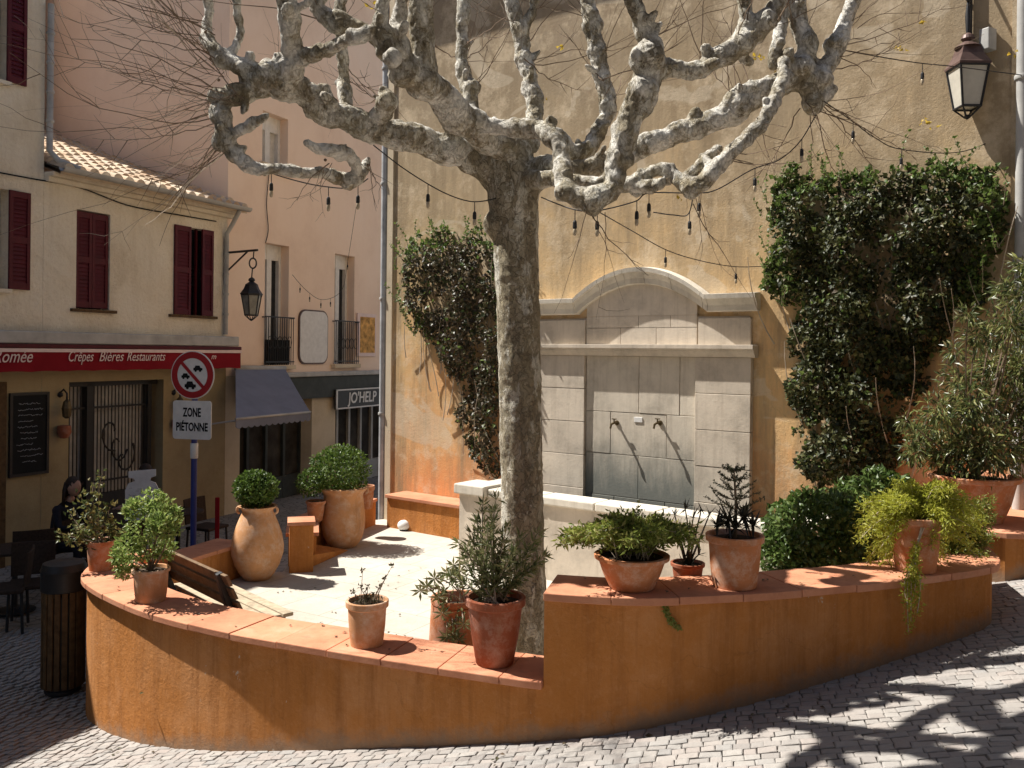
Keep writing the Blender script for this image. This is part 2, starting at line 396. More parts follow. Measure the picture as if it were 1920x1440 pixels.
M['glassgrey'] = plain('curtained_glass', (.6,.58,.54), .35, .5, 0, .3, 5)
M['wood'] = plain('weathered_slat', (.42,.34,.24), .8, .2, 0, .35, 18)
M['wood_back'] = plain('shaded_slat', (.17,.11,.065), .8, .2, 0, .4, 14)  # bench back: its shade is put into a darker slat colour
M['wood_dark'] = plain('dark_slat', (.11,.065,.03), .8, .2, 0, .4, 14)
M['blue'] = plain('blue_pole_paint', (.035,.05,.22), .5, .4, 0, .15)
M['red'] = plain('sign_red', (.36,.012,.018), .45, .4, 0, .12)
M['board'] = plain('chalkboard', (.012,.013,.014), .8, .2, 0, .3)
M['chalk'] = plain('chalk', (.35,.36,.38), .95, .1, 0, .3, 30)
M['copper'] = plain('maroon_metal', (.115,.07,.06), .5, .4, .3, .35, 12)
M['lampglass'] = plain('frosted_lamp_glass', (.52,.49,.42), .25, .5, 0, .12, 10)
M['lampglass_dim'] = plain('dusty_lamp_glass', (.22,.22,.19), .25, .5, 0, .3, 10)
M['brass'] = plain('old_brass', (.12,.085,.04), .45, .5, .6, .3, 30)
M['bulb'] = plain('clear_bulb', (.42,.35,.25), .1, .6, 0, .1)
M['skin'] = plain('skin', (.42,.24,.17), .6, .3, 0, .12)
M['hair'] = plain('dark_hair', (.03,.018,.012), .6, .3, 0, .4, 40)
M['cloth'] = plain('dark_clothing', (.022,.022,.03), .9, .1, 0, .3, 20)
M['cloth2'] = plain('maroon_clothing', (.05,.012,.018), .9, .1, 0, .3, 20)
M['rattan'] = plain('dark_rattan', (.045,.03,.022), .8, .2, 0, .4, 40)
M['poster'] = plain('poster_ochre', (.62,.34,.1), .7, .2, 0, .6, 9)
M['render_pale'] = stucco('pale_surround', (.6,.5,.36), (.48,.39,.27), (.66,.56,.42), .3, .3)
M['added_house'] = stucco('grey_brown_render', (.13,.11,.085), (.10,.085,.065), (.16,.135,.105), .3, .4)  # render of the added unseen house, dark to keep its bounce light low
M['shop_in'] = plain('dim_shop_interior', (.05,.045,.04), .9, .1, 0, .6, 2.5)
M['water'] = plain('basin_water', (.05,.06,.055), .05, .6, 0, .2)
def tile_mat():
    t = NT('canal_tile')
    a = t.ramp(t.geo.outputs['Random Per Island'], [(0, (.48,.33,.22)), (.4, (.58,.44,.31)), (.7, (.66,.54,.40)), (1, (.52,.42,.33))])
    a = t.mix(t.ramp(t.noise(6, 7, .75), [(.45, 0), (.75, .6)]), a, (.25,.2,.15))
    t.col(a).rough(.9, .15); t.bump(t.noise(40, 6), .4, .008); return t.m
M['tile'] = tile_mat()

def text(name, body, size, mx, mat, parent, ext=.003, shear=0, sx=1, align='CENTER', bold=0, fit=None):
    cu = bpy.data.curves.new(name, 'FONT'); cu.body = body; cu.size = size; cu.extrude = ext; cu.shear = shear
    cu.align_x = align; cu.align_y = 'CENTER'; cu.offset = bold; cu.resolution_u = 3
    o = bpy.data.objects.new('tmp', cu)
    me = baked(o)
    bpy.data.objects.remove(o); bpy.data.curves.remove(cu)
    if fit:
        w = max(v.co.x for v in me.vertices) - min(v.co.x for v in me.vertices); sx = fit/w
    me.transform(mx @ Matrix.Diagonal((sx, 1, 1, 1)))
    me.transform(Matrix.Translation(-wloc(parent)))
    me.name = name; me.materials.clear(); me.materials.append(mat)
    q = bpy.data.objects.new(name, me); COL.objects.link(q); q.parent = parent
    return q
# ------------------------------------------------------------------ terrain
CAP1, CAP2, FLOOR = EYE-1.87, EYE-1.362, EYE-2.45
CAP_L = EYE-2.08
WALL_PTS_LOW = [(-3.62,8.05), (-3.62,7.6), (-3.41,7.04), (-2.72,6.34), (-2.02,5.88), (-1.35,5.57), (-.80,5.345), (-.2,5.12), (.19,4.985)]
WALL_PTS_HIGH = [(.19,4.985), (.70,4.905), (1.2,4.97), (1.68,5.10), (2.40,5.36), (3.05,5.66), (3.26,5.86), (3.40,6.2), (3.6,6.9)]
def catmull(pts, n=10):
    pts = [Vector((*p, 0)) if len(p) == 2 else Vector(p) for p in pts]; out = []
    for i in range(len(pts)-1):
        p0, p1, p2, p3 = pts[max(i-1,0)], pts[i], pts[i+1], pts[min(i+2, len(pts)-1)]
        for k in range(n):
            t = k/n
            out.append(.5*((2*p1) + (p2-p0)*t + (2*p0-5*p1+4*p2-p3)*t*t + (3*p1-p0-3*p2+p3)*t**3))
    out.append(pts[-1]); return out
full = catmull(WALL_PTS_LOW[:-1] + WALL_PTS_HIGH)
isp = (len(WALL_PTS_LOW)-1)*10
lowc, highc = full[:isp+1], full[isp:]
TERR = [(p.x, p.y) for p in full] + [(3.6,8.9), (-1.75,12.85), (-2.15,12.6), (-2.6,10.9), (-2.5,9.7), (-2.9,9.7), (-3.05,9.55)]
def inside(x, y, poly):
    c = False; j = len(poly)-1
    for i in range(len(poly)):
        xi, yi = poly[i]; xj, yj = poly[j]
        if (yi > y) != (yj > y) and x < (xj-xi)*(y-yi)/(yj-yi)+xi: c = not c
        j = i
    return c
def g0(x, y):
    xx = x if x < 5 else 5 + (x-5)*.3
    p = EYE - 1.755 + .18*xx - .1*min(max(y, -4), 30)
    k = .12
    a, b = p/k, (EYE-3.06)/k
    m = max(a, b)
    return k*(m + math.log(math.exp(a-m)+math.exp(b-m)))
def ground_z(x, y): return g0(x, y)
def axis(fine0, fine1, step, lo, hi):
    a = []; q = fine0
    while q <= fine1 + 1e-6: a.append(q); q += step
    d = step*2; q = fine0
    left = []
    while q > lo: q -= d; d *= 1.5; left.append(max(q, lo))
    d = step*2; q = fine1; right = []
    while q < hi: q += d; d *= 1.5; right.append(min(q, hi))
    return left[::-1] + a + right
xs = axis(-6, 7, .13, -120, 120); ys = axis(2.5, 14, .13, -60, 200)
mb = MB(); nx = len(xs)
CX, CY = -.2, 8.0
for y in ys:
    for x in xs:
        z = g0(x, y) - .022
        xi, yi = CX + (x-CX)*1.04, CY + (y-CY)*1.045
        if inside(xi, yi, TERR): z = min(z, FLOOR - .25)
        mb.v.append(Vector((x, y, z)))
for j in range(len(ys)-1):
    for i in range(nx-1):
        mb.f.append((j*nx+i, j*nx+i+1, (j+1)*nx+i+1, (j+1)*nx+i)); mb.mi.append(0)
tag(obj('ground', mb, M['ground'], smooth=True, recalc=False), kind='structure')
# setts (rows of slightly domed stones laid over the sand)
mb = MB()
ang = math.radians(-14); ca, sa = math.cos(ang), math.sin(ang)
v = -1.5; row = 0
TERR_IN = TERR
while v < 11:
    rh = R(.064, .076); u = -9 + R(0, .1)
    while u < 9:
        w = R(.062, .115)
        x, y = u*ca - (v+5)*sa*0 - v*sa, u*sa + v*ca + 2.2
        um, vm = u + w/2, v + rh/2
        xm, ym = um*ca - vm*sa, um*sa + vm*ca + 2.2
        near = 2.6 < ym < 9.6 and abs(xm) < 1.0 + ym*.72
        if near and not inside(CX + (xm-CX)*1.05, CY + (ym-CY)*1.05, TERR):
            g = .0024; tw = R(-.04, .04)
            hz = R(-.003, .003); tilt = (R(-.05,.05), R(-.05,.05))
            pts = []
            for (ins, dz) in ((0, -.035), (.0, -.0035), (.006, 0.0)):
                for (du, dv) in ((-1,-1), (1,-1), (1,1), (-1,1)):
                    lu, lv = du*(w/2-g-ins) , dv*(rh/2-g-ins)
                    lu, lv = lu - lv*tw + R(-.003,.003), lv + lu*tw + R(-.003,.003)
                    uu, vv = um+lu, vm+lv
                    X, Y = uu*ca - vv*sa, uu*sa + vv*ca + 2.2
                    pts.append((X, Y, g0(xm, ym) + (X-xm)*.18 - (Y-ym)*.1*(1 if ym<8 else .3) + hz + dz + lu*tilt[0] + lv*tilt[1]))
            fs = [(8,9,10,11)]
            for r_ in (0, 4):
                for k in range(4): fs.append((r_+k, r_+(k+1)%4, r_+4+(k+1)%4, r_+4+k))
            mb.add(pts, fs)
        u += w
    v += rh; row += 1
tag(obj('cobbled_street', mb, M['sett'], recalc=False), kind='structure')
def offset_path(c, d):
    out = []
    for i, p in enumerate(c):
        t = (c[min(i+1, len(c)-1)] - c[max(i-1, 0)]).normalized()
        out.append(p + Vector((-t.y, t.x, 0))*d)       # left of travel = inside
    return out
# terrace floor
mb = MB(); mb.prism([(p.x, p.y) for p in offset_path(full, .2)] + TERR[len(full):], FLOOR-.2, FLOOR)
tag(obj('terrace_floor', mb, M['floor']), kind='structure')
# ------------------------------------------------------------------ terrace front wall
def sweep(mb, c, d0, d1, z0, z1, mi=0):
    a, b = offset_path(c, d0), offset_path(c, d1); n = len(c)
    zf = z0 if callable(z0) else (lambda p: z0)
    vs = []
    for p, q in zip(a, b): vs += [(p.x, p.y, zf(p)), (p.x, p.y, z1), (q.x, q.y, z1), (q.x, q.y, zf(p))]
    fs = [(0,1,2,3), (4*n-1, 4*n-2, 4*n-3, 4*n-4)]
    for i in range(n-1):
        for k in range(4): fs.append((i*4+k, (i+1)*4+k, (i+1)*4+(k+1)%4, i*4+(k+1)%4))
    return mb.add(vs, fs, mi)
def resample(c, step):
    out = [c[0]]; acc = 0
    for a, b in zip(c, c[1:]):
        L = (b-a).length; d = 0
        while acc + (L-d) >= step:
            d += step-acc; out.append(a + (b-a)*(d/L)); acc = 0
        acc += L-d
    if (out[-1]-c[-1]).length > step*.3: out.append(c[-1])
    else: out[-1] = c[-1]
    return out
def coping(mb, c, d0, d1, z0, z1, tile=.42):
    c = resample(c, .035); n = max(1, int(tile/.035)); i = 0
    while i < len(c)-1:
        seg = c[i:i+n+1]
        if len(seg) < 2: break
        seg = [p.copy() for p in seg]
        t0 = (seg[1]-seg[0]).normalized(); t1 = (seg[-1]-seg[-2]).normalized()
        seg[0] += t0*.0018; seg[-1] -= t1*.0018
        dz = R(-.003, .003); dd = R(-.004, .004)
        sweep(mb, seg, d0+dd, d1, z0+dz, z1+dz)
        i += n
gz = lambda p: g0(p.x, p.y) - .3
wall = thing('terrace_wall', 'long curved orange rendered wall with a step up halfway, tile coping and potted plants on top', 'wall', (.19, 5.1, g0(.19,5)))
mb = MB(); sweep(mb, resample(lowc, .1), .042, .36, gz, CAP1-.045)
obj('low_section', mb, M['orange'], wall)
mb = MB(); hc = resample(highc, .1); sweep(mb, hc, .042, .40, gz, CAP2-.045)
obj('high_section', mb, M['orange'], wall)
mb = MB(); coping(mb, lowc[:-1]+[lowc[-1]-Vector((.004,0,0))], 0, .44, CAP1-.045, CAP1); obj('coping', mb, M['coping'], wall, bevel=.006)
mb = MB(); coping(mb, highc, 0, .44, CAP2-.045, CAP2); obj('coping', mb, M['coping'], wall, bevel=.006)
# left low wall of the terrace, pillar and rear bench wall
def straight_wall(name, label, pts, w, z0, zt, over=.03):
    t = thing(name, label, 'wall', (pts[0][0], pts[0][1], z0))
    c = [Vector((p[0], p[1], 0)) for p in pts]
    mb = MB(); sweep(mb, c, -w/2, w/2, z0, zt-.04); obj('wall_body', mb, M['orange'], t)
    mb = MB(); coping(mb, c, -w/2-over, w/2+over, zt-.04, zt); obj('coping', mb, M['coping'], t, bevel=.005)
    return t
straight_wall('low_wall', 'short low orange wall beside the tall round clay jar, behind the bench', [(-3.62,8.06), (-3.4,8.6), (-3.03,9.6)], .34, EYE-3.2, CAP_L)
lw = thing('low_wall', 'low orange wall with a square end pillar behind the wide clay jar', 'wall', (-2.42, 9.75, EYE-3.2))
mb = MB(); mb.box((-2.33, 9.82, (EYE-1.93+EYE-3.2)/2), (.26, .30, 1.27), .25); obj('pillar', mb, M['orange'], lw, bevel=.01)
mb = MB(); mb.box((-2.33, 9.82, EYE-1.91), (.30, .34, .04), .25); obj('pillar_cap', mb, M['coping'], lw, bevel=.006)
c = [Vector((-2.37, 9.98, 0)), Vector((-2.56, 10.8, 0)), Vector((-2.06, 12.45, 0))]
mb = MB(); sweep(mb, c, -.17, .14, EYE-3.2, CAP_L-.04); obj('wall_body', mb, M['orange'], lw)
mb = MB(); coping(mb, resample(c, .2), -.20, .17, CAP_L-.04, CAP_L); obj('coping', mb, M['coping'], lw, bevel=.005)
mb = MB()
a, b, d = P(576,1066,9.83), P(652,1036,10.75), P(590,1034,10.5)
for q in (a, b, d): q.z = FLOOR
mb.add([a, b, d, a+Vector((0,0,.15)), b+Vector((0,0,.012)), d+Vector((0,0,.13))], [(2,1,0),(3,4,5),(0,1,4,3),(1,2,5,4),(2,0,3,5)])
obj('ramp', mb, M['orange'], lw)
# entrance steps on the outside of the gap
mb = MB()
for k in range(3):
    mb.box((-2.9-.3*k-.1, 9.75-.08*k, EYE-2.6-.15*k-.25), (.34, 1.0, .5), .3)
tag(obj('entrance_steps', mb, M['stone'], bevel=.01), kind='structure')
# ------------------------------------------------------------------ ochre building with the fountain
KW = .75
W = Frame((-1.81, 12.8), (1, -KW), (-KW, -1))
LW = 13.0
ob = thing('ochre_building', 'tall weathered ochre house wall behind the fountain and tree', 'building', W.pt(0,0,0))
mb = MB(); W.facade(mb, 0, LW, -.6, 9.0, [], .2)
for q in ([(0,0),(0,-7)], [(0,-7),(LW,-7)], [(LW,-7),(LW,0)]):
    (a0,o0),(a1,o1) = q
    mb.add([W.pt(a0,o0,-.6), W.pt(a1,o1,-.6), W.pt(a1,o1,9), W.pt(a0,o0,9)], [(0,1,2,3)])
obj('wall', mb, M['ochre'], ob)
mb = MB(); vs = [W.pt(-.3,.4,9), W.pt(LW+.3,.4,9), W.pt(LW+.3,-7.3,9), W.pt(-.3,-7.3,9), W.pt(-.3,-3.5,10.6), W.pt(LW+.3,-3.5,10.6)]
mb.add(vs, [(0,1,5,4), (2,3,4,5), (3,0,4), (1,2,5), (3,2,1,0)]); obj('roof', mb, M['tile'], ob)
mb = MB(); W.box(mb, -.02, .10, .0, .025, .5, 8.9); obj('corner_strip', mb, M['render_pale'], ob)
mb = MB(); s1, _ = W.hit(1893, 600); s2, _ = W.hit(1905, 600)
W.box(mb, s1, s2, 0, .03, 0, 8.9); obj('corner_strip', mb, M['ochre'], ob)
# bench ledge at wall foot
t = thing('wall_bench', 'low orange ledge at the foot of the ochre wall, left of the fountain', 'bench', W.pt(.4,.2,FLOOR))
sA, _ = W.hit(724, 940, .42); sB = W.hit(905, 940, .42)[0]
mb = MB(); W.box(mb, sA, sB, .004, .40, FLOOR-.1, EYE-2.04); obj('ledge_body', mb, M['orange'], t)
mb = MB(); W.box(mb, sA-.02, sB, .006, .43, EYE-2.04, EYE-1.995); obj('coping', mb, M['coping'], t, bevel=.006)
# drainpipes
def pipe(label, pts, r, mat):
    t = thing('drainpipe', label, 'drainpipe', pts[-1])
    mb = MB(); mb.tube(pts, r, 12); obj('pipe', mb, mat, t, smooth=True, sharp=50)
    a, b = (Vector(pts[-1]), Vector(pts[0])) if len(pts) == 2 else (Vector(pts[1]), Vector(pts[0])) if pts[0][2]-pts[1][2] > 1 else (Vector(pts[-1]), Vector(pts[-2]))
    for k in range(1, 5):
        mb = MB(); p = a + (b-a)*(k/5); mb.lathe([(r*1.25,-.02),(r*1.3,-.01),(r*1.3,.01),(r*1.25,.02)], 12, p)
        obj('bracket', mb, M['grey_trim'], t, smooth=True, sharp=40)
pipe('slim grey drainpipe on the left corner of the ochre house', [W.pt(-.09, .0, 8.8), W.pt(-.09, 0, .4)], .05, M['pipe'])
sP = W.hit(1914, 600, .06)[0]
pipe('grey drainpipe on the ochre wall right of the big lantern', [W.pt(sP, .08, 8.8), W.pt(sP, .08, .6)], .055, M['grey_trim'])

# fountain
fo = thing('wall_fountain', 'pale stone wall fountain with arched pediment, pilasters and long basin', 'fountain', W.pt(W.hit(1200,900)[0], .5, FLOOR))
D1, D2 = .045, .085
sL0 = W.hit(1000, 700, D2)[0]; sL1 = W.hit(1096, 700, D2)[0]; sR0 = W.hit(1303, 700, D2)[0]; sR1 = W.hit(1408, 700, D2)[0]
zMid0 = W.hit(1200, 668, D2)[1]; zMid1 = W.hit(1200, 646, D2)[1]
zTop0 = W.hit(1370, 592, D2)[1]; zTop1 = W.hit(1370, 551, D2)[1]
zApex = W.hit(1200, 502, D2)[1]
zB = FLOOR
# ashlar courses: blocks with fine open joints
def ashlar(name, s0, s1, o0, o1, zs, cuts, mat, par):
    mb = MB(); j = .003
    for i in range(len(zs)-1):
        cc = [s0] + cuts[i % len(cuts)] + [s1]
        for a, b in zip(cc, cc[1:]): W.box(mb, a+j, b-j, o0, o1+R(-.003,.003), zs[i]+j, zs[i+1]-j)
    return obj(name, mb, mat, par, bevel=.004)
mb = MB(); W.box(mb, sL0+.02, sR1-.02, 0.002, D1-.02, zB, zMid0); W.box(mb, sL0+.05, sR1-.05, .002, D1-.02, zMid0, zTop0)
obj('backing', mb, M['stone'], fo)
n = 6; zs = [zB + (zMid0-zB)*i/n for i in range(n+1)]
for (a, b) in ((sL0, sL1), (sR0, sR1)):
    ashlar('pilaster', a, b, .004, D2, zs, [[], []], M['stone'], fo)
w_ = sR0-sL1
ashlar('niche_panel', sL1+.002, sR0-.002, .004, D1, [zB, zB+.75, zB+1.25, zB+1.75, zMid0], [[sL1+w_*.28, sL1+w_*.74], [sL1+w_*.5], [sL1+w_*.24, sL1+w_*.75], [sL1+w_*.5, sL1+w_*.86]], M['stone_wet'], fo)
# cornices
def cornice(par, s0, s1, z0, z1, o1, steps=3):
    mb = MB(); h = (z1-z0)/steps
    prof = [(.004, z0), (D2+.01, z0)]
    for k in range(9):
        q = k/8; prof.append((D2+.01 + (o1-D2)*math.sin(q*math.pi/2)**1.3, z0 + (z1-z0)*.6*q))
    prof += [(o1+.03, z0+(z1-z0)*.66), (o1+.03, z1), (.004, z1)]
    pa = [W.pt(s0, o, z) for o, z in prof]; pb = [W.pt(s1, o, z) for o, z in prof]; m = len(prof)
    mb.add(pa+pb, [tuple(range(m))[::-1], tuple(range(m, 2*m))] + [(i, (i+1) % m, m+(i+1) % m, m+i) for i in range(m)])
    return mb
obj('middle_cornice', cornice(fo, sL0-.05, sR1+.05, zMid0, zMid1, D2+.05), M['stone'], fo, bevel=.004)
for (a, b) in ((sL0+.02, sL1-.02), (sR0+.02, sR1-.02)):
    mb = MB(); W.box(mb, a, b, .004, D2-.03, zMid1, zTop0-.02); obj('upper_pilaster', mb, M['stone'], fo, bevel=.004)
sc_ = (sL1+sR0)/2; half = (sR0-sL1)/2
mb = MB()
# tympanum of blocks inside the arch
zs2 = [zMid1, zMid1+(zTop0-zMid1)*.62, zTop0+.02, zApex-.17]
hs = half
def arch_z(s, base=zTop1, top=zApex): 
    q = (s-sc_)/(half+.16)
    return base + (top-base)*max(0, 1-q*q)
for i in range(2):
    cc = [sc_-half, sc_-half*.35, sc_+half*.3, sc_+half] if i == 0 else [sc_-half, sc_-half*.02, sc_+half*.55, sc_+half]
    for a, b in zip(cc, cc[1:]): W.box(mb, a+.003, b-.003, .004, D1, zs2[i]+.003, zs2[i+1]-.003)
m = 20
ss = [sc_-half + 2*half*k/m for k in range(m+1)]
pa = [W.pt(s_, D1, zs2[2]) for s_ in ss] + [W.pt(s_, D1, max(zs2[2]+.002, arch_z(s_)-.13)) for s_ in ss]
mb.add(pa, [(k, k+1, m+2+k, m+1+k) for k in range(m)])
obj('tympanum', mb, M['stone'], fo)
# top cornices left and right and the arched hood
def hood():
    mb = MB()
    m = 40; path = []
    s0, s1 = sL0-.07, sR1+.07
    aL, aR = sc_-half-.13, sc_+half+.13
    path.append((s0, zTop1)); path.append((aL-.02, zTop1))
    for k in range(m+1):
        q = -1 + 2*k/m; s_ = sc_ + q*(half+.13)
        path.append((s_, zTop1 + (zApex-zTop1)*(1-abs(q)**2.0)))
    path.append((aR+.02, zTop1)); path.append((s1, zTop1))
    prof = [(.004, -.19), (D2-.02, -.19), (D2+.01, -.18), (D2+.02, -.12), (D2+.055, -.055), (D2+.085, -.05), (D2+.09, .0), (.004, .015)]
    blocks = []
    cuts = [0, 1, 2, 10, 18, 24, 32, 41, 43, len(path)-1]
    rows = []
    k = len(prof)
    for i, (s_, z) in enumerate(path):
        rows.append([W.pt(s_, o, z+dz) for o, dz in prof])
    for c0, c1 in zip(cuts, cuts[1:]):
        seg = rows[c0:c1+1]
        vs = [q for r_ in seg for q in r_]; nn = len(seg)
        if nn >= 2:
            sh = (Vector(vs[k])-Vector(vs[0]))
            e = W.sd*.0025
            for q in range(k): vs[q] = vs[q] + e; vs[(nn-1)*k+q] = vs[(nn-1)*k+q] - e
        fs = [tuple(range(k)), tuple((nn-1)*k+q for q in range(k))[::-1]]
        for i in range(nn-1):
            for q in range(k): fs.append((i*k+q, i*k+(q+1)%k, (i+1)*k+(q+1)%k, (i+1)*k+q))
        mb.add(vs, fs)
    return mb
obj('arched_cornice', hood(), M['stone_white'], fo)
# taps and plaque
for px in (1157, 1238):
    s_, z_ = W.hit(px, 793, D1)
    mb = MB(); mb.tube([W.pt(s_, D1-.01, z_), W.pt(s_, D1+.07, z_+.005), W.pt(s_-.01, D1+.12, z_-.01), W.pt(s_-.015, D1+.13, z_-.06)], [.016,.014,.014,.012], 10)
    mb.tube([W.pt(s_, D1+.07, z_), W.pt(s_, D1+.07, z_+.045)], .008, 8); W.box(mb, s_-.03, s_+.03, D1+.062, D1+.078, z_+.045, z_+.056)
    mb.tube([W.pt(s_, D1-.005, z_), W.pt(s_, D1+.012, z_)], .03, 14)
    obj('tap', mb, M['brass'], fo, smooth=True, sharp=40)
s_, z_ = W.hit(1197, 787, D1); mb = MB(); W.box(mb, s_-.055, s_+.055, D1-.002, D1+.008, z_-.03, z_+.03); obj('plaque', mb, M['white'], fo, bevel=.003)
# basin
OB = 1.33
sb0 = W.hit(872, 905, OB)[0]; sb1 = W.hit(1500, 960, OB)[0]
zR = EYE-1.55
mb = MB()
W.box(mb, sb0, sb1, OB-.22, OB, FLOOR, zR-.09); W.box(mb, sb0, sb0+.24, .44, OB-.225, FLOOR, zR-.09); W.box(mb, sb1-.24, sb1, .25, OB-.225, FLOOR, zR-.09)
W.box(mb, sb0-.04, sb0+.30, OB-.28, OB+.05, FLOOR, zR-.09)
obj('basin_wall', mb, M['stone'], fo)
mb = MB(); j = .004; cs = [sb0+.36 + (sb1-sb0-.36)*k/5 for k in range(6)]
for a, b in zip(cs, cs[1:]): W.box(mb, a+j, b-j, OB-.27, OB+.04, zR-.09, zR)
W.box(mb, sb0-.04, sb0+.30, .25, OB-.33, zR-.09, zR); W.box(mb, sb1-.28, sb1+.04, .25, OB-.28, zR-.09, zR)
W.box(mb, sb0-.09, sb0+.355, OB-.325, OB+.10, zR-.085, zR+.03)
obj('basin_rim', mb, M['stone_white'], fo, bevel=.015)
mb = MB(); W.box(mb, sb0+.24, sb1-.24, .21, OB-.23, FLOOR, zR-.22); obj('water', mb, M['water'], fo)

# right-hand raised ledge for the big planter
straight = thing('low_wall', 'orange ledge at the right edge carrying the largest terracotta planter', 'wall', (4.2, 7.2, g0(4.2,7)))
poly = [(3.62,7.02), (3.86,6.86), (7.5,6.6), (7.5,7.6), (3.5,9.0)]
mb = MB(); mb.prism(poly, g0(4,7)-.4, EYE-1.41); obj('wall_body', mb, M['orange'], straight)
poly2 = [(3.60,6.99), (3.85,6.825), (7.5,6.56), (7.5,7.6), (3.5,9.0)]
mb = MB(); mb.prism(poly2, EYE-1.41, EYE-1.365); obj('coping', mb, M['coping'], straight, bevel=.006)

# ------------------------------------------------------------------ cafe row on the left
C0 = 12.6; kd = .448
nrm = math.hypot(kd, 1)
Fd = Frame((kd*16.3-C0, 16.3), (kd, 1), (1, -kd))       # s=0 at the cafe's right corner
def S(px, py, off=0): return Fd.hit(px, py, off)
sCafeL = S(82, 400)[0]; zE = S(420, 398)[1]
zG = EYE-3.12
cafe = thing('cafe_building', 'cream two-storey cafe with dark red shutters and low tiled roof', 'building', Fd.pt(-2, 0, zG))
def rect(px0, py0, px1, py1, off=0):
    a = S(px0, (py0+py1)/2, off)[0]; b = S(px1, (py0+py1)/2, off)[0]
    z1 = S((px0+px1)/2, py0, off)[1]; z0 = S((px0+px1)/2, py1, off)[1]
    return [a, b, z0, z1]
wA = rect(143, 397, 206, 580); wB = rect(325, 427, 397, 591)
gr = rect(128, 714, 305, 1050); gr[2] = zG+.05
zV1 = S(200, 632)[1]; zV0 = S(200, 688)[1]
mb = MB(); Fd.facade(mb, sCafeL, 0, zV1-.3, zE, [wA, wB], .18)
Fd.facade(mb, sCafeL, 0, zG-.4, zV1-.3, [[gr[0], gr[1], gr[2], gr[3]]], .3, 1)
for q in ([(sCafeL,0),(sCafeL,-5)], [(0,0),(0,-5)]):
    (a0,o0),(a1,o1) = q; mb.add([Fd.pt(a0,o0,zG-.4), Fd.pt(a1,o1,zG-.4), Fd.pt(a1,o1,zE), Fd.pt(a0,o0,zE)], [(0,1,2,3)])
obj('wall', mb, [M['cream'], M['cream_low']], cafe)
def louvre_leaf(F, mb, s0, s1, o, z0, z1, t=.035):
    F.box(mb, s0, s0+.05, o, o+t, z0, z1); F.box(mb, s1-.05, s1, o, o+t, z0, z1)
    for zz in (z0, (z0+z1)/2-.04, z1-.09): F.box(mb, s0+.05, s1-.05, o, o+t-.003, zz, zz+.09)
    k = int((z1-z0)/.06)
    for i in range(k):
        z = z0+.02 + (z1-z0-.04)*i/k
        mb.add([F.pt(s0+.05,o+t-.008,z), F.pt(s1-.05,o+t-.008,z), F.pt(s1-.05,o+.006,z+.065), F.pt(s0+.05,o+.006,z+.065)], [(0,1,2,3)])
def window(F, par, r, mode):
    a, b, z0, z1 = r
    f = MB(); F.box(f, a, b, -.2, -.185, z0, z1); win = obj('window', f, M['glassdark'], par)
    if mode == 'closed':
        for (p, q) in ((a+.01, (a+b)/2-.004), ((a+b)/2+.004, b-.01)):
            m_ = MB(); louvre_leaf(F, m_, p, q, -.06, z0+.02, z1-.02); obj('shutter', m_, M['shutter'], win)
    else:
        w = (b-a)
        for (p, q) in ((a, a+w*.40), (a+w*.70, b)):
            m_ = MB(); louvre_leaf(F, m_, p, q, .01, z0, z1); obj('shutter', m_, M['shutter'], win)
        m_ = MB(); F.box(m_, a+w*.40, a+w*.44, -.12, -.08, z0, z1); F.box(m_, a+w*.66, a+w*.70, -.12, -.08, z0, z1); obj('frame', m_, M['shutter'], win)
    m_ = MB(); F.box(m_, a-.1, b+.1, .0, .06, z0-.05, z0-.004); obj('sill', m_, M['wood_dark'], win)
    return win
window(Fd, cafe, wA, 'closed'); window(Fd, cafe, wB, 'half')
# grille window / door
gw = MB(); Fd.box(gw, gr[0], gr[1], -.31, -.295, gr[2], gr[3]); win = obj('shop_window', gw, M['glassgrey'], cafe)
mb = MB(); L = gr[1]-gr[0]; gs = gr[0]+L*.27
for (a, b, nb) in ((gr[0]+.03, gs-.05, 6), (gs+.05, gr[1]-.2, 16)):
    for i in range(nb+1):
        s_ = a+(b-a)*i/nb; mb.tube([Fd.pt(s_, -.2, gr[2]), Fd.pt(s_, -.2, gr[3])], .011, 6)
    for z in (gr[2]+.05, gr[2]+.95, gr[3]-.42, gr[3]-.05): Fd.box(mb, a, b, -.215, -.185, z-.015, z+.015)
Fd.box(mb, gs-.06, gs+.06, -.29, -.14, gr[2], gr[3]); Fd.box(mb, gr[1]-.2, gr[1]-.12, -.29, -.14, gr[2], gr[3]); Fd.box(mb, gr[0], gr[1], -.29, -.14, gr[3]-.08, gr[3])
Fd.box(mb, gs+.06, gr[1]-.2, -.26, -.17, gr[2], gr[2]+.75)
cx_, cz_ = gs+(gr[1]-gs)*.42, gr[2]+1.5
for q in range(3):
    pts = [Fd.pt(cx_ + math.cos(t_*.5+q)*(.05+.02*t_)*(1 if q != 1 else .8) + .12*(q-1), -.175, cz_ + math.sin(t_*.5+q)*(.05+.028*t_)-.22*(q-1)) for t_ in range(11)]
    mb.tube(pts, .016, 6)
obj('grille', mb, M['black'], win)
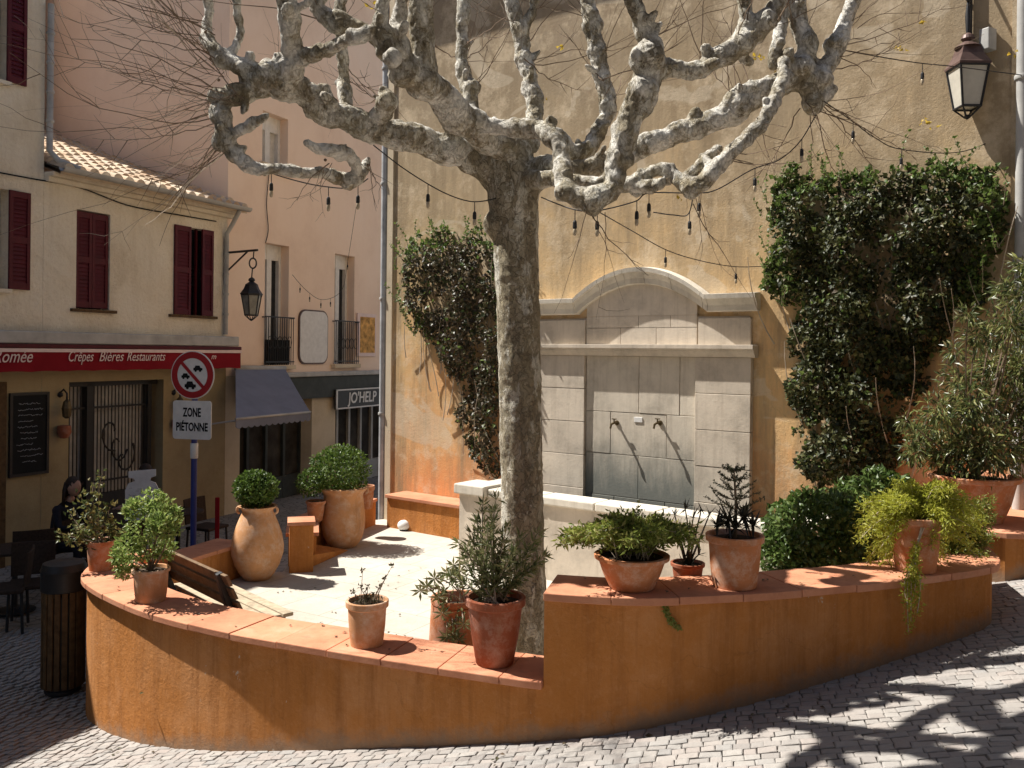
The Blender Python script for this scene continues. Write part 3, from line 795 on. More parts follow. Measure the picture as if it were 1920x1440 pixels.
# awning box + valance
av = thing('shop_awning', 'dark red cafe valance with white script lettering under a pale awning box', 'awning', Fd.pt(-2,.3,zV0))
sa0, sa1 = S(-60, 640)[0], .06
mb = MB(); Fd.box(mb, sa0, sa1, .005, .26, zV1-.12, zV1+.06); obj('awning_box', mb, M['grey_trim'], av, bevel=.02)
mb = MB(); Fd.box(mb, sa0, sa1+.02, .23, .30, zV1-.185, zV1-.125); obj('front_bar', mb, M['shutter'], av, bevel=.008)
mb = MB(); Fd.box(mb, sa0, sa1+.025, .285, .305, zV1-.24, zV1-.19); obj('trim', mb, M['cream_txt'], av)
mb = MB(); N_ = 120
top = [(sa0+(sa1-sa0)*i/N_) for i in range(N_+1)]
va = []
for s_ in top: va += [Fd.pt(s_, .29+.006*math.sin(s_*9), zV1-.24), Fd.pt(s_, .285+.012*math.sin(s_*7+1), zV0-.05+.012*abs(math.sin(s_*6)))]
fs = [(2*i, 2*i+2, 2*i+3, 2*i+1) for i in range(N_)]
mb.add(va, fs); va2 = [q - Fd.n*.004 for q in va]; mb.add(va2, [f[::-1] for f in fs]); obj('valance', mb, M['valance'], av, smooth=True)
zc_ = S(220, 669, .31)[1]
for body, pa_, pb_, szz, shr in (('Crêpes', 127, 174, .22, .35), ('Bières', 185, 231, .22, .35), ('Restaurants', 237, 309, .21, .35), ('Romée', -14, 60, .25, .35), ('m', 396, 405, .14, .3)):
    xa_, xb_ = S(pa_, 669, .31)[0], S(pb_, 669, .31)[0]
    text('lettering', body, szz, Fd.mat((xa_+xb_)/2, .309, zc_), M['cream_txt'], av, .002, shr, fit=xb_-xa_)
# roof with canal tiles
def canal_roof(F, s0, s1, o0, z0, depth, pitch, name, par):
    mb = MB(); per = .21; rows = int(depth/.34)+1
    tp = math.tan(pitch)
    base = [F.pt(s0, o0, z0-.03), F.pt(s1, o0, z0-.03), F.pt(s1, o0-depth, z0-.03+depth*tp), F.pt(s0, o0-depth, z0-.03+depth*tp)]
    mb.add(base + [q - Vector((0,0,.06)) for q in base], [(0,1,2,3), (7,6,5,4), (0,4,5,1)])
    n = int((s1-s0)/per)
    for i in range(n):
        sc0 = s0 + (i+.5)*(s1-s0)/n
        for r_ in range(rows):
            oa, ob_ = o0+.05-r_*.34+R(-.012,.012), o0+.05-min((r_+1)*.34+.05, depth)
            vs = []; jz = R(-.008,.008); js = R(-.008,.008)
            for (oo, lift, rad) in ((oa, .035, .092), (ob_, .0, .078)):
                zz = z0 + (o0-oo)*tp + lift + jz
                for k in range(7):
                    a = math.pi*k/6
                    vs.append(F.pt(sc0+js-rad*math.cos(a), oo, zz + rad*math.sin(a)*.95 - .02))
            mb.add(vs, [(k, k+1, 8+k, 7+k) for k in range(6)] + [tuple(range(7))])
    return obj(name, mb, M['tile'], par, smooth=True, sharp=35)
canal_roof(Fd, sCafeL+.02, .16, .32, zE+.08, 5.2, math.radians(19.5), 'roof', cafe)
mb = MB()
for k, (o_, z_) in enumerate(((.10, zE-.10), (.19, zE-.03))): Fd.box(mb, sCafeL, .08, -.02+.003*k, o_, z_, z_+.07-.002*k)
obj('eaves', mb, M['cream'], cafe, bevel=.008)
mb = MB()
gp = []
for s_ in (sCafeL-.02, .14):
    for k in range(7):
        a = math.pi + math.pi*k/6; gp.append(Fd.pt(s_, .40+.065*math.cos(a), zE+.075+.065*math.sin(a)))
mb.add(gp, [(k, k+1, 8+k, 7+k) for k in range(6)]); mb.add([q+Vector((0,0,.006)) for q in gp], [(k+1, k, 7+k, 8+k) for k in range(6)])
obj('gutter', mb, M['grey_trim'], cafe, smooth=True)
pipe('slim drainpipe at the right corner of the cafe front', [Fd.pt(-.08, .36, zE+.02), Fd.pt(-.08,.2,zE-.22), Fd.pt(-.08, .06, zE-.4), Fd.pt(-.08, .06, zV1+.1)], .04, M['grey_trim'])
pipe('drainpipe between the tall cream house and the cafe roof', [Fd.pt(sCafeL+.03, .07, 8.0), Fd.pt(sCafeL+.03, .07, zE+.35), Fd.pt(sCafeL+.08, .2, zE+.2), Fd.pt(sCafeL+.3, .38, zE+.1)], .045, M['grey_trim'])
# chalkboard
cb = thing('chalkboard', 'tall black chalkboard menu hung on the cafe front left of the grille', 'chalkboard', Fd.pt(S(52,810)[0],.03,zG+1))
r = rect(20, 741, 84, 886)
mb = MB(); Fd.box(mb, r[0], r[1], .006, .03, r[2], r[3]); obj('board', mb, M['board'], cb)
mb = MB()
for (a,b,c_,d) in ((r[0]-.04,r[1]+.04,r[3],r[3]+.04),(r[0]-.04,r[1]+.04,r[2]-.04,r[2]),(r[0]-.04,r[0],r[2],r[3]),(r[1],r[1]+.04,r[2],r[3])): Fd.box(mb, a,b,.005,.045,c_,d)
obj('frame', mb, M['black'], cb)
mb = MB()
for i in range(11):
    z = r[3]-.12-i*(r[3]-r[2]-.2)/11; a = r[0]+.06+R(0,.1); b = r[1]-R(.06,.25)
    q = a; mb = MB()
    while q < b:
        l_ = R(.03,.1); pts = [Fd.pt(q+l_*k/4, .033, z+R(-.012,.012)) for k in range(5)]; mb.tube(pts, .004, 4); q += l_+R(.004,.012)
    obj('chalk_line', mb, M['chalk'], cb)
# wall sconces of the cafe
def sconce(px, py, label):
    s_, z_ = S(px, py)
    t = thing('wall_lamp', label, 'wall lamp', Fd.pt(s_, 0, z_))
    mb = MB(); mb.tube([Fd.pt(s_,.0,z_+.22), Fd.pt(s_,.08,z_+.28), Fd.pt(s_,.15,z_+.22), Fd.pt(s_,.15,z_+.12)], .014, 8); mb.sphere(Fd.pt(s_,.0,z_+.2), .05, sub=1); obj('arm', mb, M['black'], t, smooth=True)
    mb = MB(); mb.lathe([(.02,.13),(.05,.10),(.075,0),(.06,-.12),(.02,-.15)], 8, Fd.pt(s_,.15,z_)); obj('lantern', mb, M['brass'], t)
    mb = MB(); mb.lathe([(.03,-.05),(.09,-.06),(.10,-.16),(.06,-.24),(.0,-.25)], 12, Fd.pt(s_,.1,z_-.2)); obj('flower_pot', mb, M['terra_dark'], t, smooth=True, sharp=40)
sconce(112, 765, 'dark wall lantern left of the barred cafe window')
sconce(325, 758, 'dark wall lantern right of the barred cafe window, beside the road sign')
# tall cream house at the left edge
th = thing('cream_house', 'taller cream house at the left edge with red shutters', 'building', Fd.pt(sCafeL-2, 0, zG))
wC = rect(-30, 352, 17, 540); wD = rect(-30, -70, 17, 147)
ZT = EYE+5.25; sT0 = -10.4
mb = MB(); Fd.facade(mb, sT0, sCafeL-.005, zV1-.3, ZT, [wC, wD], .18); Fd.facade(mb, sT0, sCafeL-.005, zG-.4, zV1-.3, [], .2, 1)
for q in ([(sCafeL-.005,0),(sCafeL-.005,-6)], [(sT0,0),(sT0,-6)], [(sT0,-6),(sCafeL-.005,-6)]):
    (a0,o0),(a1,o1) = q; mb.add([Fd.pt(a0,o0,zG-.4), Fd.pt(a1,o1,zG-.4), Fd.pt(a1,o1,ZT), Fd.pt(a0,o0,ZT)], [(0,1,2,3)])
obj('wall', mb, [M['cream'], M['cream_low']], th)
mb = MB(); vs = [Fd.pt(sT0-.2,.06,ZT), Fd.pt(sCafeL+.1,.06,ZT), Fd.pt(sCafeL+.1,-6.2,ZT), Fd.pt(sT0-.2,-6.2,ZT), Fd.pt(sT0-.2,-3,ZT+1), Fd.pt(sCafeL+.1,-3,ZT+1)]
mb.add(vs, [(0,1,5,4),(2,3,4,5),(3,0,4),(1,2,5),(3,2,1,0)]); obj('roof', mb, M['tile'], th)
# added tall house, unseen beyond the left edge, to shade the near street
nh = thing('added_shade_house', 'tall cream house next along the street, before the low cream house', 'building', Fd.pt(-12, 0, zG))
ZN = EYE+11
mb = MB(); Fd.facade(mb, -26, sT0-.01, zG-.4, ZN, [], .2)
for q in ([(sT0-.01,0),(sT0-.01,-6)], [(-26,0),(-26,-6)], [(-26,-6),(sT0-.01,-6)]):
    (a0,o0),(a1,o1) = q; mb.add([Fd.pt(a0,o0,zG-.4), Fd.pt(a1,o1,zG-.4), Fd.pt(a1,o1,ZN), Fd.pt(a0,o0,ZN)], [(0,1,2,3)])
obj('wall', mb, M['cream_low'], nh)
mb = MB(); vs = [Fd.pt(-26.2,.06,ZN), Fd.pt(sT0,.06,ZN), Fd.pt(sT0,-6.2,ZN), Fd.pt(-26.2,-6.2,ZN), Fd.pt(-26.2,-3,ZN+1), Fd.pt(sT0,-3,ZN+1)]
mb.add(vs, [(0,1,5,4),(2,3,4,5),(3,0,4),(1,2,5),(3,2,1,0)]); obj('roof', mb, M['tile'], nh)
for r_, pw in ((wC, (17, 56)), (wD, (14, 50))):
    f = MB(); Fd.box(f, r_[0], r_[1], -.2, -.185, r_[2], r_[3]); win = obj('window', f, M['glassgrey'], th)
    py = 440 if r_ is wC else 60
    a, b = S(pw[0], py, .03)[0], S(pw[1], py, .03)[0]
    m_ = MB(); louvre_leaf(Fd, m_, a, b, .012, r_[2], r_[3]); obj('shutter', m_, M['shutter'], win)
    m_ = MB(); Fd.box(m_, r_[0]-.1, r_[1]+.02, 0, .05, r_[2]-.06, r_[2]-.004); obj('sill', m_, M['cream'], win)
# ground-floor opening at the left edge of the valance
mb = MB(); a = S(-40, 850)[0]; b = S(8, 850)[0]; Fd.box(mb, a, b, -.0, .05, zG, S(0,716)[1]); obj('door', mb, M['wood_dark'], th, bevel=.01)
# ------------------------------------------------------------------ pink building behind
sPk1 = S(735, 600)[0] + 1.2; ZP = EYE+8.5
pk = thing('pink_building', 'tall pink rendered house beyond the cafe with balcony windows and shopfronts', 'building', Fd.pt(2, 0, zG))
wP = [rect(496, 458, 541, 684), rect(627, 478, 664, 682)]
wUp = rect(492, 215, 540, 312)
zF1 = S(600, 700)[1]; zF0 = S(600, 735)[1]
shopA = [S(432,850)[0]+.25, S(584,850)[0], zG, zF0-.12]; shopB = [S(628,850)[0], S(735,850)[0], zG, zF0-.12]
mb = MB(); Fd.facade(mb, .005, sPk1, zF1, ZP, wP+[wUp], .28); Fd.facade(mb, .005, sPk1, zG-.4, zF1, [shopA, shopB], .35, 1)
for q in ([(.005,-.0),(.005,-8)], [(.005,-8),(sPk1,-8)], [(sPk1,-8),(sPk1,0)]):
    (a0,o0),(a1,o1) = q; mb.add([Fd.pt(a0,o0,zG-.4), Fd.pt(a1,o1,zG-.4), Fd.pt(a1,o1,ZP), Fd.pt(a0,o0,ZP)], [(0,1,2,3)])
obj('wall', mb, [M['pink'], M['render_pale']], pk)
mb = MB(); vs = [Fd.pt(-.2,.3,ZP), Fd.pt(sPk1+.2,.3,ZP), Fd.pt(sPk1+.2,-8.2,ZP), Fd.pt(-.2,-8.2,ZP), Fd.pt(-.2,-4,ZP+1.3), Fd.pt(sPk1+.2,-4,ZP+1.3)]
mb.add(vs, [(0,1,5,4),(2,3,4,5),(3,0,4),(1,2,5),(3,2,1,0)]); obj('roof', mb, M['tile'], pk)
for r_ in wP + [wUp]:
    a, b, z0, z1 = r_
    f = MB(); Fd.box(f, a, b, -.3, -.285, z0, z1); win = obj('window', f, M['glassdark'] if r_ is not wUp else M['glassgrey'], pk)
    m_ = MB()
    for (p, q) in ((a, a+.07), ((a+b)/2-.07, (a+b)/2+.07), (b-.07, b)): Fd.box(m_, p, q, -.285, -.2, z0, z1)
    Fd.box(m_, a+.07, b-.07, -.285, -.21, z1-.3, z1); 
    obj('frame', m_, M['white'], win)
    m_ = MB(); Fd.box(m_, a-.12, b+.12, 0, .12, z0-.09, z0-.004); obj('sill', m_, M['render_pale'], win, bevel=.008)
    if r_ is not wUp:
        m_ = MB(); h = .95
        for k in range(13): s_ = a-.05+(b-a+.1)*k/12; m_.tube([Fd.pt(s_, .09, z0), Fd.pt(s_, .09, z0+h)], .009, 6)
        for z in (z0+.06, z0+h): Fd.box(m_, a-.07, b+.07, .075, .105, z-.012, z+.012)
        for s_ in (a-.06, b+.06): Fd.box(m_, s_-.012, s_+.012, 0, .1, z0+h-.02, z0+h)
        for k in range(5):
            cx_ = a+(b-a)*(k+.5)/5; m_.tube([Fd.pt(cx_+.07*math.cos(t_), .09, z0+.45+.12*math.sin(t_)) for t_ in [i*math.pi/5 for i in range(11)]], .007, 5)
        obj('balcony_railing', m_, M['black'], win)
        m_ = MB(); Fd.box(m_, a+.05, b-.02, -.02, .06, z0+.02, z0+.5) if r_ is wP[0] else None
        if r_ is wP[0]: obj('planter_box', m_, M['board'], win)
# shopfront fascia and cornice
mb = MB(); Fd.box(mb, .3, sPk1, .0, .16, zF1-.06, zF1+.04); obj('cornice', mb, M['grey_trim'], pk, bevel=.02)
mb = MB(); Fd.box(mb, .3, sPk1, .0, .09, zF0-.12, zF1-.064); obj('fascia', mb, M['fascia'], pk, bevel=.01)
for r_, nb in ((shopA, 4), (shopB, 5)):
    f = MB(); Fd.box(f, r_[0], r_[1], -.37, -.355, r_[2], r_[3]); win = obj('shop_window', f, M['shop_in'], pk)
    m_ = MB()
    for k in range(nb+1):
        s_ = r_[0]+(r_[1]-r_[0])*k/nb; Fd.box(m_, s_-.035, s_+.035, -.35, -.28, r_[2], r_[3])
    Fd.box(m_, r_[0], r_[1], -.35, -.285, r_[2]+.05, r_[2]+.5)
    obj('frame', m_, M['grey_trim'] if nb == 5 else M['fascia'], win)
# little board between the windows
r_ = rect(560, 584, 611, 680)
bd = thing('wall_board', 'pale rounded board on the pink wall between the two balcony windows', 'sign', Fd.pt(r_[0],0,r_[2]))
def roundrect(F, s0, s1, z0, z1, rad, o0, o1):
    pts = []
    for (cx, cz, a0) in ((s1-rad, z0+rad, -90), (s1-rad, z1-rad, 0), (s0+rad, z1-rad, 90), (s0+rad, z0+rad, 180)):
        for k in range(6): a = math.radians(a0+90*k/5); pts.append((cx+rad*math.cos(a), cz+rad*math.sin(a)))
    n = len(pts); m_ = MB()
    m_.add([F.pt(s_, o0, z) for s_, z in pts] + [F.pt(s_, o1, z) for s_, z in pts], [tuple(range(n))[::-1], tuple(range(n, 2*n))] + [(i, (i+1)%n, n+(i+1)%n, n+i) for i in range(n)])
    return m_
obj('frame', roundrect(Fd, r_[0]-.03, r_[1]+.03, r_[2]-.03, r_[3]+.03, .2, .003, .035), M['copper'], bd)
obj('panel', roundrect(Fd, r_[0], r_[1], r_[2], r_[3], .18, .01, .045), M['white'], bd)
r_ = rect(681, 588, 715, 668, .2)
po = thing('wall_board', 'ochre picture board on the pink wall, right of the balcony windows', 'sign', Fd.pt(r_[0],0,r_[2]))
mb = MB(); Fd.box(mb, r_[0], r_[1], .01, .05, r_[2], r_[3]); obj('frame', mb, M['cream_txt'], po)
mb = MB(); Fd.box(mb, r_[0]+.1, r_[1]-.05, .045, .056, r_[2]+.08, r_[3]-.08); obj('picture', mb, M['poster'], po)
# JO'HELP sign
r_ = rect(630, 728, 716, 764, .14)
js = thing('shop_sign', "black shop sign reading JO'HELP in white with a thin pale frame", 'sign', Fd.pt(r_[0], .1, r_[2]))
mb = MB(); Fd.box(mb, r_[0], r_[1], .1, .14, r_[2], r_[3]); obj('board', mb, M['black'], js)
mb = MB()
for (a,b,c_,d) in ((r_[0],r_[1],r_[3]-.03,r_[3]),(r_[0],r_[1],r_[2],r_[2]+.03),(r_[0],r_[0]+.05,r_[2],r_[3]),(r_[1]-.05,r_[1],r_[2],r_[3])): Fd.box(mb, a,b,.138,.155,c_,d)
obj('frame', mb, M['white'], js)
sj = S(679, 746, .14)[0]
xa_, xb_ = S(652, 746, .14)[0], S(706, 746, .14)[0]
text('lettering', "JO'HELP", .34, Fd.mat((xa_+xb_)/2, .143, (r_[2]+r_[3])/2), M['white'], js, .004, .1, bold=.006, fit=xb_-xa_)
# grey awning (projecting from the pink building's first shop)
aw = thing('shop_awning', 'plain grey sloping canvas awning over the dark shop beside the cafe', 'awning', Fd.pt(1,.5,2))
a0 = P(432, 690, 16.4); 
z_t = S(432, 690)[1]; out = 1.5
sA0, sA1 = .15, S(505, 700)[0]+.1
zb_ = P(520, 772, 16.2).z
sx0, sx1 = S(434, 783, out)[0], S(582, 783, out)[0]
q = [Fd.pt(sA0, .1, z_t), Fd.pt(sA1+.25, .1, z_t-.02), Fd.pt(sx1, out, zb_), Fd.pt(sx0+.1, out, zb_)]
# hipped canvas: front slope + triangular side, with thickness
qr = Fd.pt(sx1, .1, zb_)
mb = MB()
gridn = 8; vs = []
for i in range(gridn+1):
    for j in range(gridn+1):
        u, v_ = i/gridn, j/gridn
        p = q[0].lerp(q[1], u).lerp(q[3].lerp(q[2], u), v_); p.z -= .05*math.sin(math.pi*v_)*(.4+.6*math.sin(math.pi*u)); vs.append(p)
fs = [(i*(gridn+1)+j, (i+1)*(gridn+1)+j, (i+1)*(gridn+1)+j+1, i*(gridn+1)+j+1) for i in range(gridn) for j in range(gridn)]
mb.add(vs, fs); mb.add([p - Vector((0,0,.008)) for p in vs], [f[::-1] for f in fs])
obj('canopy', mb, M['awn'], aw, smooth=True)
mb = MB(); k_ = 26; va = []
for i in range(k_*4+1):
    p = q[3].lerp(q[2], i/(k_*4)); d = .13 + .035*abs(math.sin(i*math.pi/8)); va += [p + Fd.n*.006, p + Fd.n*.006 - Vector((0,0,d))]
mb.add(va, [(2*i, 2*i+2, 2*i+3, 2*i+1) for i in range(k_*4)]); mb.add([p - Fd.n*.008 for p in va], [(2*i+1, 2*i+3, 2*i+2, 2*i) for i in range(k_*4)])
obj('valance', mb, M['awn'], aw)
mb = MB()
mb.tube([q[3], q[2]], .022, 8); mb.tube([q[0], q[1]], .05, 8)
for s_, z_ in ((sx0+.3, zb_), (sx1-.08, zb_)): mb.tube([Fd.pt(s_, .02, zb_-.25), Fd.pt(s_, out-.02, zb_-.02)], .015, 8)
obj('frame', mb, M['grey_trim'], aw, smooth=True)
# added house, unseen behind the camera, to cut ambient light on the terrace wall
oh = thing('added_shade_house', 'plain dark brown house across the street, facing the fountain terrace', 'building', (5,-3,EYE-2))
mb = MB(); mb.box((5,-6,EYE+3.5), (20,7,13)); obj('wall', mb, M['added_house'], oh)
mb = MB(); vs = [Vector(q) for q in ((-5.3,-2.2,EYE+10),(15.3,-2.2,EYE+10),(15.3,-9.8,EYE+10),(-5.3,-9.8,EYE+10),(-5.3,-6,EYE+11.5),(15.3,-6,EYE+11.5))]
mb.add(vs, [(0,1,5,4),(2,3,4,5),(3,0,4),(1,2,5),(3,2,1,0)]); obj('roof', mb, M['tile'], oh)
for fl_ in range(3):
    for k in range(5):
        x0 = -3+k*4; z0 = EYE-1.2+fl_*3
        mb = MB(); mb.box((x0,-2.49,z0+.75), (.9,.03,1.5)); wn = obj('window', mb, M['glassdark'], oh)
        for sg in (-1,1):
            mb = MB(); mb.box((x0+sg*.7,-2.47,z0+.75), (.48,.05,1.5)); obj('shutter', mb, M['shutter'], wn, bevel=.006)
# second pink house further back above the cafe roof
p2 = thing('pink_house_behind', 'plain deeper pink house behind the cafe roof at left', 'building', Fd.pt(.3,-9,zG))
mb = MB()
Fd.box(mb, -1.4, -.3, -14, -4.6, 0, ZP+5); obj('wall', mb, M['pink2'], p2)  # unseen top storeys added to keep the sun off the pink gable
mb = MB(); Fd.box(mb, -1.6, -.1, -14.2, -4.4, ZP+5, ZP+5.15); obj('roof', mb, M['tile'], p2)

# ------------------------------------------------------------------ lanterns
def lantern(root, top, h, w, sides, roofmat, glassmat, framemat):
    """hanging lantern: roof, tapering glazed cage, finial; top = hanging point"""
    x, y, z = top; n = sides; tw = math.pi/n
    mb = MB()
    mb.lathe([(.012*h/.6, 0), (w*.13, -.03*h), (w*.16, -.07*h), (w*.10, -.10*h), (w*.22, -.14*h), (w*.30, -.17*h)], 16, top)
    mb.lathe([(w*.28, -.16*h), (w*.36, -.26*h), (w*.50, -.36*h), (w*.53, -.375*h), (w*.53, -.40*h), (w*.46, -.40*h)], n if n > 4 else 4, top, twist=tw)
    obj('lantern_roof', mb, roofmat, root, smooth=(n > 4), sharp=30)
    g = MB(); g.lathe([(w*.46, -.40*h), (w*.29, -.86*h)], n, top, twist=tw); obj('glass', g, glassmat, root)
    f = MB()
    for k in range(n):
        a = 2*math.pi*k/n + tw
        f.tube([(x+w*.475*math.cos(a), y+w*.475*math.sin(a), z-.40*h), (x+w*.30*math.cos(a), y+w*.30*math.sin(a), z-.87*h)], w*.028, 6)
        f.tube([(x+w*.30*math.cos(a), y+w*.30*math.sin(a), z-.87*h), (x+w*.05*math.cos(a), y+w*.05*math.sin(a), z-.98*h)], w*.022, 6)
    for (rr, zz, th_) in ((w*.475, -.405*h, w*.03), (w*.305, -.865*h, w*.03)):
        ring = [(x+rr*math.cos(2*math.pi*k/n+tw), y+rr*math.sin(2*math.pi*k/n+tw), z+zz) for k in range(n+1)]
        for a, b in zip(ring, ring[1:]): f.tube([a, b], th_, 6)
    f.lathe([(w*.06,-.95*h),(w*.08,-.975*h),(w*.02,-1.0*h)], 8, top)
    obj('frame', f, framemat, root)
# right lantern: hangs from an iron bracket on the ochre wall
lt = P(1815, 62, 8.15)
sL, _ = W.hit(1838, 60, .0)
rl = thing('street_lantern', 'large maroon-topped lantern with frosted glass hanging on the ochre wall, upper right', 'street lamp', lt)
lantern(rl, (lt.x, lt.y, lt.z), PR(162, 8.15), PR(70, 8.15)*1.12, 4, M['copper'], M['lampglass'], M['black'])
mb = MB()
wallp = lt + W.n*(-((lt - W.A).dot(W.n))) ; dd = (lt-W.A).dot(W.n)
up = Vector((0,0,1))
mb.tube([lt, lt+up*.16, lt+up*.30], [.018,.028,.012], 8)
mb.tube([lt+up*.30+W.n*.06, wallp+up*.30], .016, 8); 
arc = [wallp + W.n*(dd*t_) + up*(.30-.55*(1-t_)**2) for t_ in [i/10 for i in range(11)]]
mb.tube(arc, .014, 8)
mb.tube([wallp + W.n*.03 + up*.55, wallp + W.n*.03 - up*.42], .022, 8)
mb.tube([lt+up*.30, lt+up*.42+W.n*.02, wallp+up*.75+W.n*.02], .01, 6)
obj('bracket', mb, M['black'], rl, smooth=True, sharp=50)
sj_, zj_ = W.hit(1852, 75, .06)
mb = MB(); mb.box(W.pt(sj_, .06, zj_), (.12,.1,.2), .5); obj('grey_box', mb, M['grey_trim'], rl, bevel=.01)  # plain small grey box on the wall by the bracket
# left lantern on the cafe corner
lz = P(472, 520, 15.6)
ll = thing('street_lantern', 'small black lantern hanging from a bracket on the cafe corner', 'street lamp', lz)
lantern(ll, (lz.x, lz.y, lz.z), PR(82, 15.6), PR(40, 15.6), 6, M['black'], M['lampglass_dim'], M['black'])
mb = MB(); top = P(476, 472, 15.6); root_ = Fd.pt(-.02, .03, P(417,474,16.3).z)
mb.tube([root_, top + Vector((.06,0,.03))], .022, 8); mb.tube([root_ - Vector((0,0,.34)), root_.lerp(top, .75) - Vector((0,0,.0))], .016, 8)
mb.tube([root_ + Vector((0,0,.25)), root_ - Vector((0,0,.6))], .025, 8)
for cc_, rr in ((top.lerp(lz, .45), .09),):
    mb.tube([cc_ + Vector((math.cos(a)*rr*.7, 0, math.sin(a)*rr)) for a in [i*math.pi/7 for i in range(15)]], .014, 6)
mb.tube([top, top.lerp(lz, .25)], .012, 6); mb.tube([top.lerp(lz, .65), lz], .012, 6)
obj('bracket', mb, M['black'], ll, smooth=True, sharp=50)

# ------------------------------------------------------------------ road sign
sp = P(365, 760, 11.6)
rot = math.radians(-13)
sd_ = Vector((math.cos(rot), math.sin(rot), 0)); nn_ = Vector((math.sin(rot), -math.cos(rot), 0))
Sg = Frame((sp.x, sp.y), (sd_.x, sd_.y), (nn_.x, nn_.y))
rs = thing('road_sign', 'round red and white no-parking road sign on a blue pole with a white plate below', 'road sign', (sp.x, sp.y, g0(sp.x, sp.y)))
zc = P(365, 703, 11.6).z; rad = PR(45, 11.6)
mb = MB(); mb.tube([(sp.x, sp.y, g0(sp.x,sp.y)-.1), (sp.x, sp.y, zc+.25)], .038, 14); obj('pole', mb, M['blue'], rs, smooth=True, sharp=50)
def disc(F, r0, r1, o0, o1, z, n=48, s_c=0):
    m_ = MB(); vs = []
    for (r_, o_) in ((r0,o0),(r1,o0),(r1,o1),(r0,o1)):
        vs += [F.pt(s_c + r_*math.cos(2*math.pi*k/n), o_, z + r_*math.sin(2*math.pi*k/n)) for k in range(n)]
    fs = []
    for q in range(4):
        for k in range(n): fs.append((q*n+k, q*n+(k+1)%n, ((q+1)%4)*n+(k+1)%n, ((q+1)%4)*n+k))
    return m_.add(vs, fs)
obj('sign_face', disc(Sg, .001, rad, .045, .058, zc), M['white'], rs)
obj('red_ring', disc(Sg, rad*.70, rad*.96, .0585, .062, zc), M['red'], rs)
mb = MB(); a45 = Vector((0,0,0))
vs = []
for (l_, w_) in ((-1,-1),(1,-1),(1,1),(-1,1)):
    ds = l_*rad*.72*.7071 - w_*rad*.07*.7071; dz = -l_*rad*.72*.7071 - w_*rad*.07*.7071
    vs.append((ds, dz))
mb.add([Sg.pt(a, .0586, zc+b) for a, b in vs] + [Sg.pt(a, .0625, zc+b) for a, b in vs], [(3,2,1,0),(4,5,6,7)] + [(i,(i+1)%4,4+(i+1)%4,4+i) for i in range(4)])
obj('red_bar', mb, M['red'], rs)
def car_icon(cs, cz, k):
    mb = MB()
    body = [(-.11,-.03),(.11,-.03),(.11,.02),(.06,.028),(.04,.075),(-.06,.075),(-.08,.028),(-.11,.022)]
    pts = [(cs+a*k, cz+b*k) for a, b in body]; n = len(pts)
    mb.add([Sg.pt(a,.0583,b) for a, b in pts]+[Sg.pt(a,.0605,b) for a, b in pts], [tuple(range(n))[::-1], tuple(range(n,2*n))]+[(i,(i+1)%n,n+(i+1)%n,n+i) for i in range(n)])
    for w_ in (-.055, .055): mb.add(*[(lambda pp: ([Sg.pt(a,.0605,b) for a, b in pp], [tuple(range(10))]))([(cs+(w_+.03*math.cos(i*.628))*k, cz+(-.035+.03*math.sin(i*.628))*k) for i in range(10)])][0])
    obj('vehicle_symbol', mb, M['board'], rs)
car_icon(-.03, zc-.14, .75); car_icon(-.10, zc-.02, .55); car_icon(.08, zc+.08, .6)
pw, ph = PR(40, 11.6), PR(36, 11.6); zp = P(364, 787, 11.6).z
obj('plate', roundrect(Sg, -pw, pw, zp-ph, zp+ph, .04, .045, .06), M['white'], rs)
text('lettering', 'ZONE', .16, Sg.mat(0, .061, zp+.095), M['board'], rs, .001, 0, bold=.005, fit=pw*.95)
text('lettering', 'PIÉTONNE', .15, Sg.mat(0, .061, zp-.095), M['board'], rs, .001, 0, bold=.005, fit=pw*1.65)
mb = MB(); zz = P(365, 845, 11.6).z; mb.lathe([(.047,-.10),(.05,-.095),(.05,.095),(.047,.10)], 16, (sp.x, sp.y, zz)); obj('sticker_band', mb, M['white'], rs, smooth=True, sharp=40)
# ------------------------------------------------------------------ litter bin
bc = P(118, 1270, 7.75); bz = g0(bc.x, bc.y)
bn = thing('litter_bin', "slatted dark wooden litter bin with black top at the left end of the wall", 'bin', (bc.x, bc.y, bz))
H_ = P(118, 1050, 7.75).z - bz
mb = MB(); nsl = 18; rb = .165
for k in range(nsl):
    a = 2*math.pi*k/nsl; mb.box((bc.x+rb*math.cos(a), bc.y+rb*math.sin(a), bz+.06+(H_-.30)/2), (.022, .045, H_-.32), a)
obj('slats', mb, M['wood_dark'], bn, bevel=.004)
mb = MB(); mb.lathe([(.13,.0),(.15,.02),(.15,.05),(.05,.06)], 24, (bc.x,bc.y,bz)); mb.lathe([(.14,.05),(.145,H_-.3)], 24, (bc.x,bc.y,bz))
obj('liner', mb, M['black'], bn, smooth=True, sharp=40)
mb = MB(); mb.lathe([(.175,H_-.26),(.185,H_-.25),(.185,H_-.09),(.19,H_-.08),(.17,H_-.02),(.10,H_),(.0,H_)], 28, (bc.x,bc.y,bz)); obj('top', mb, M['black'], bn, smooth=True, sharp=35)
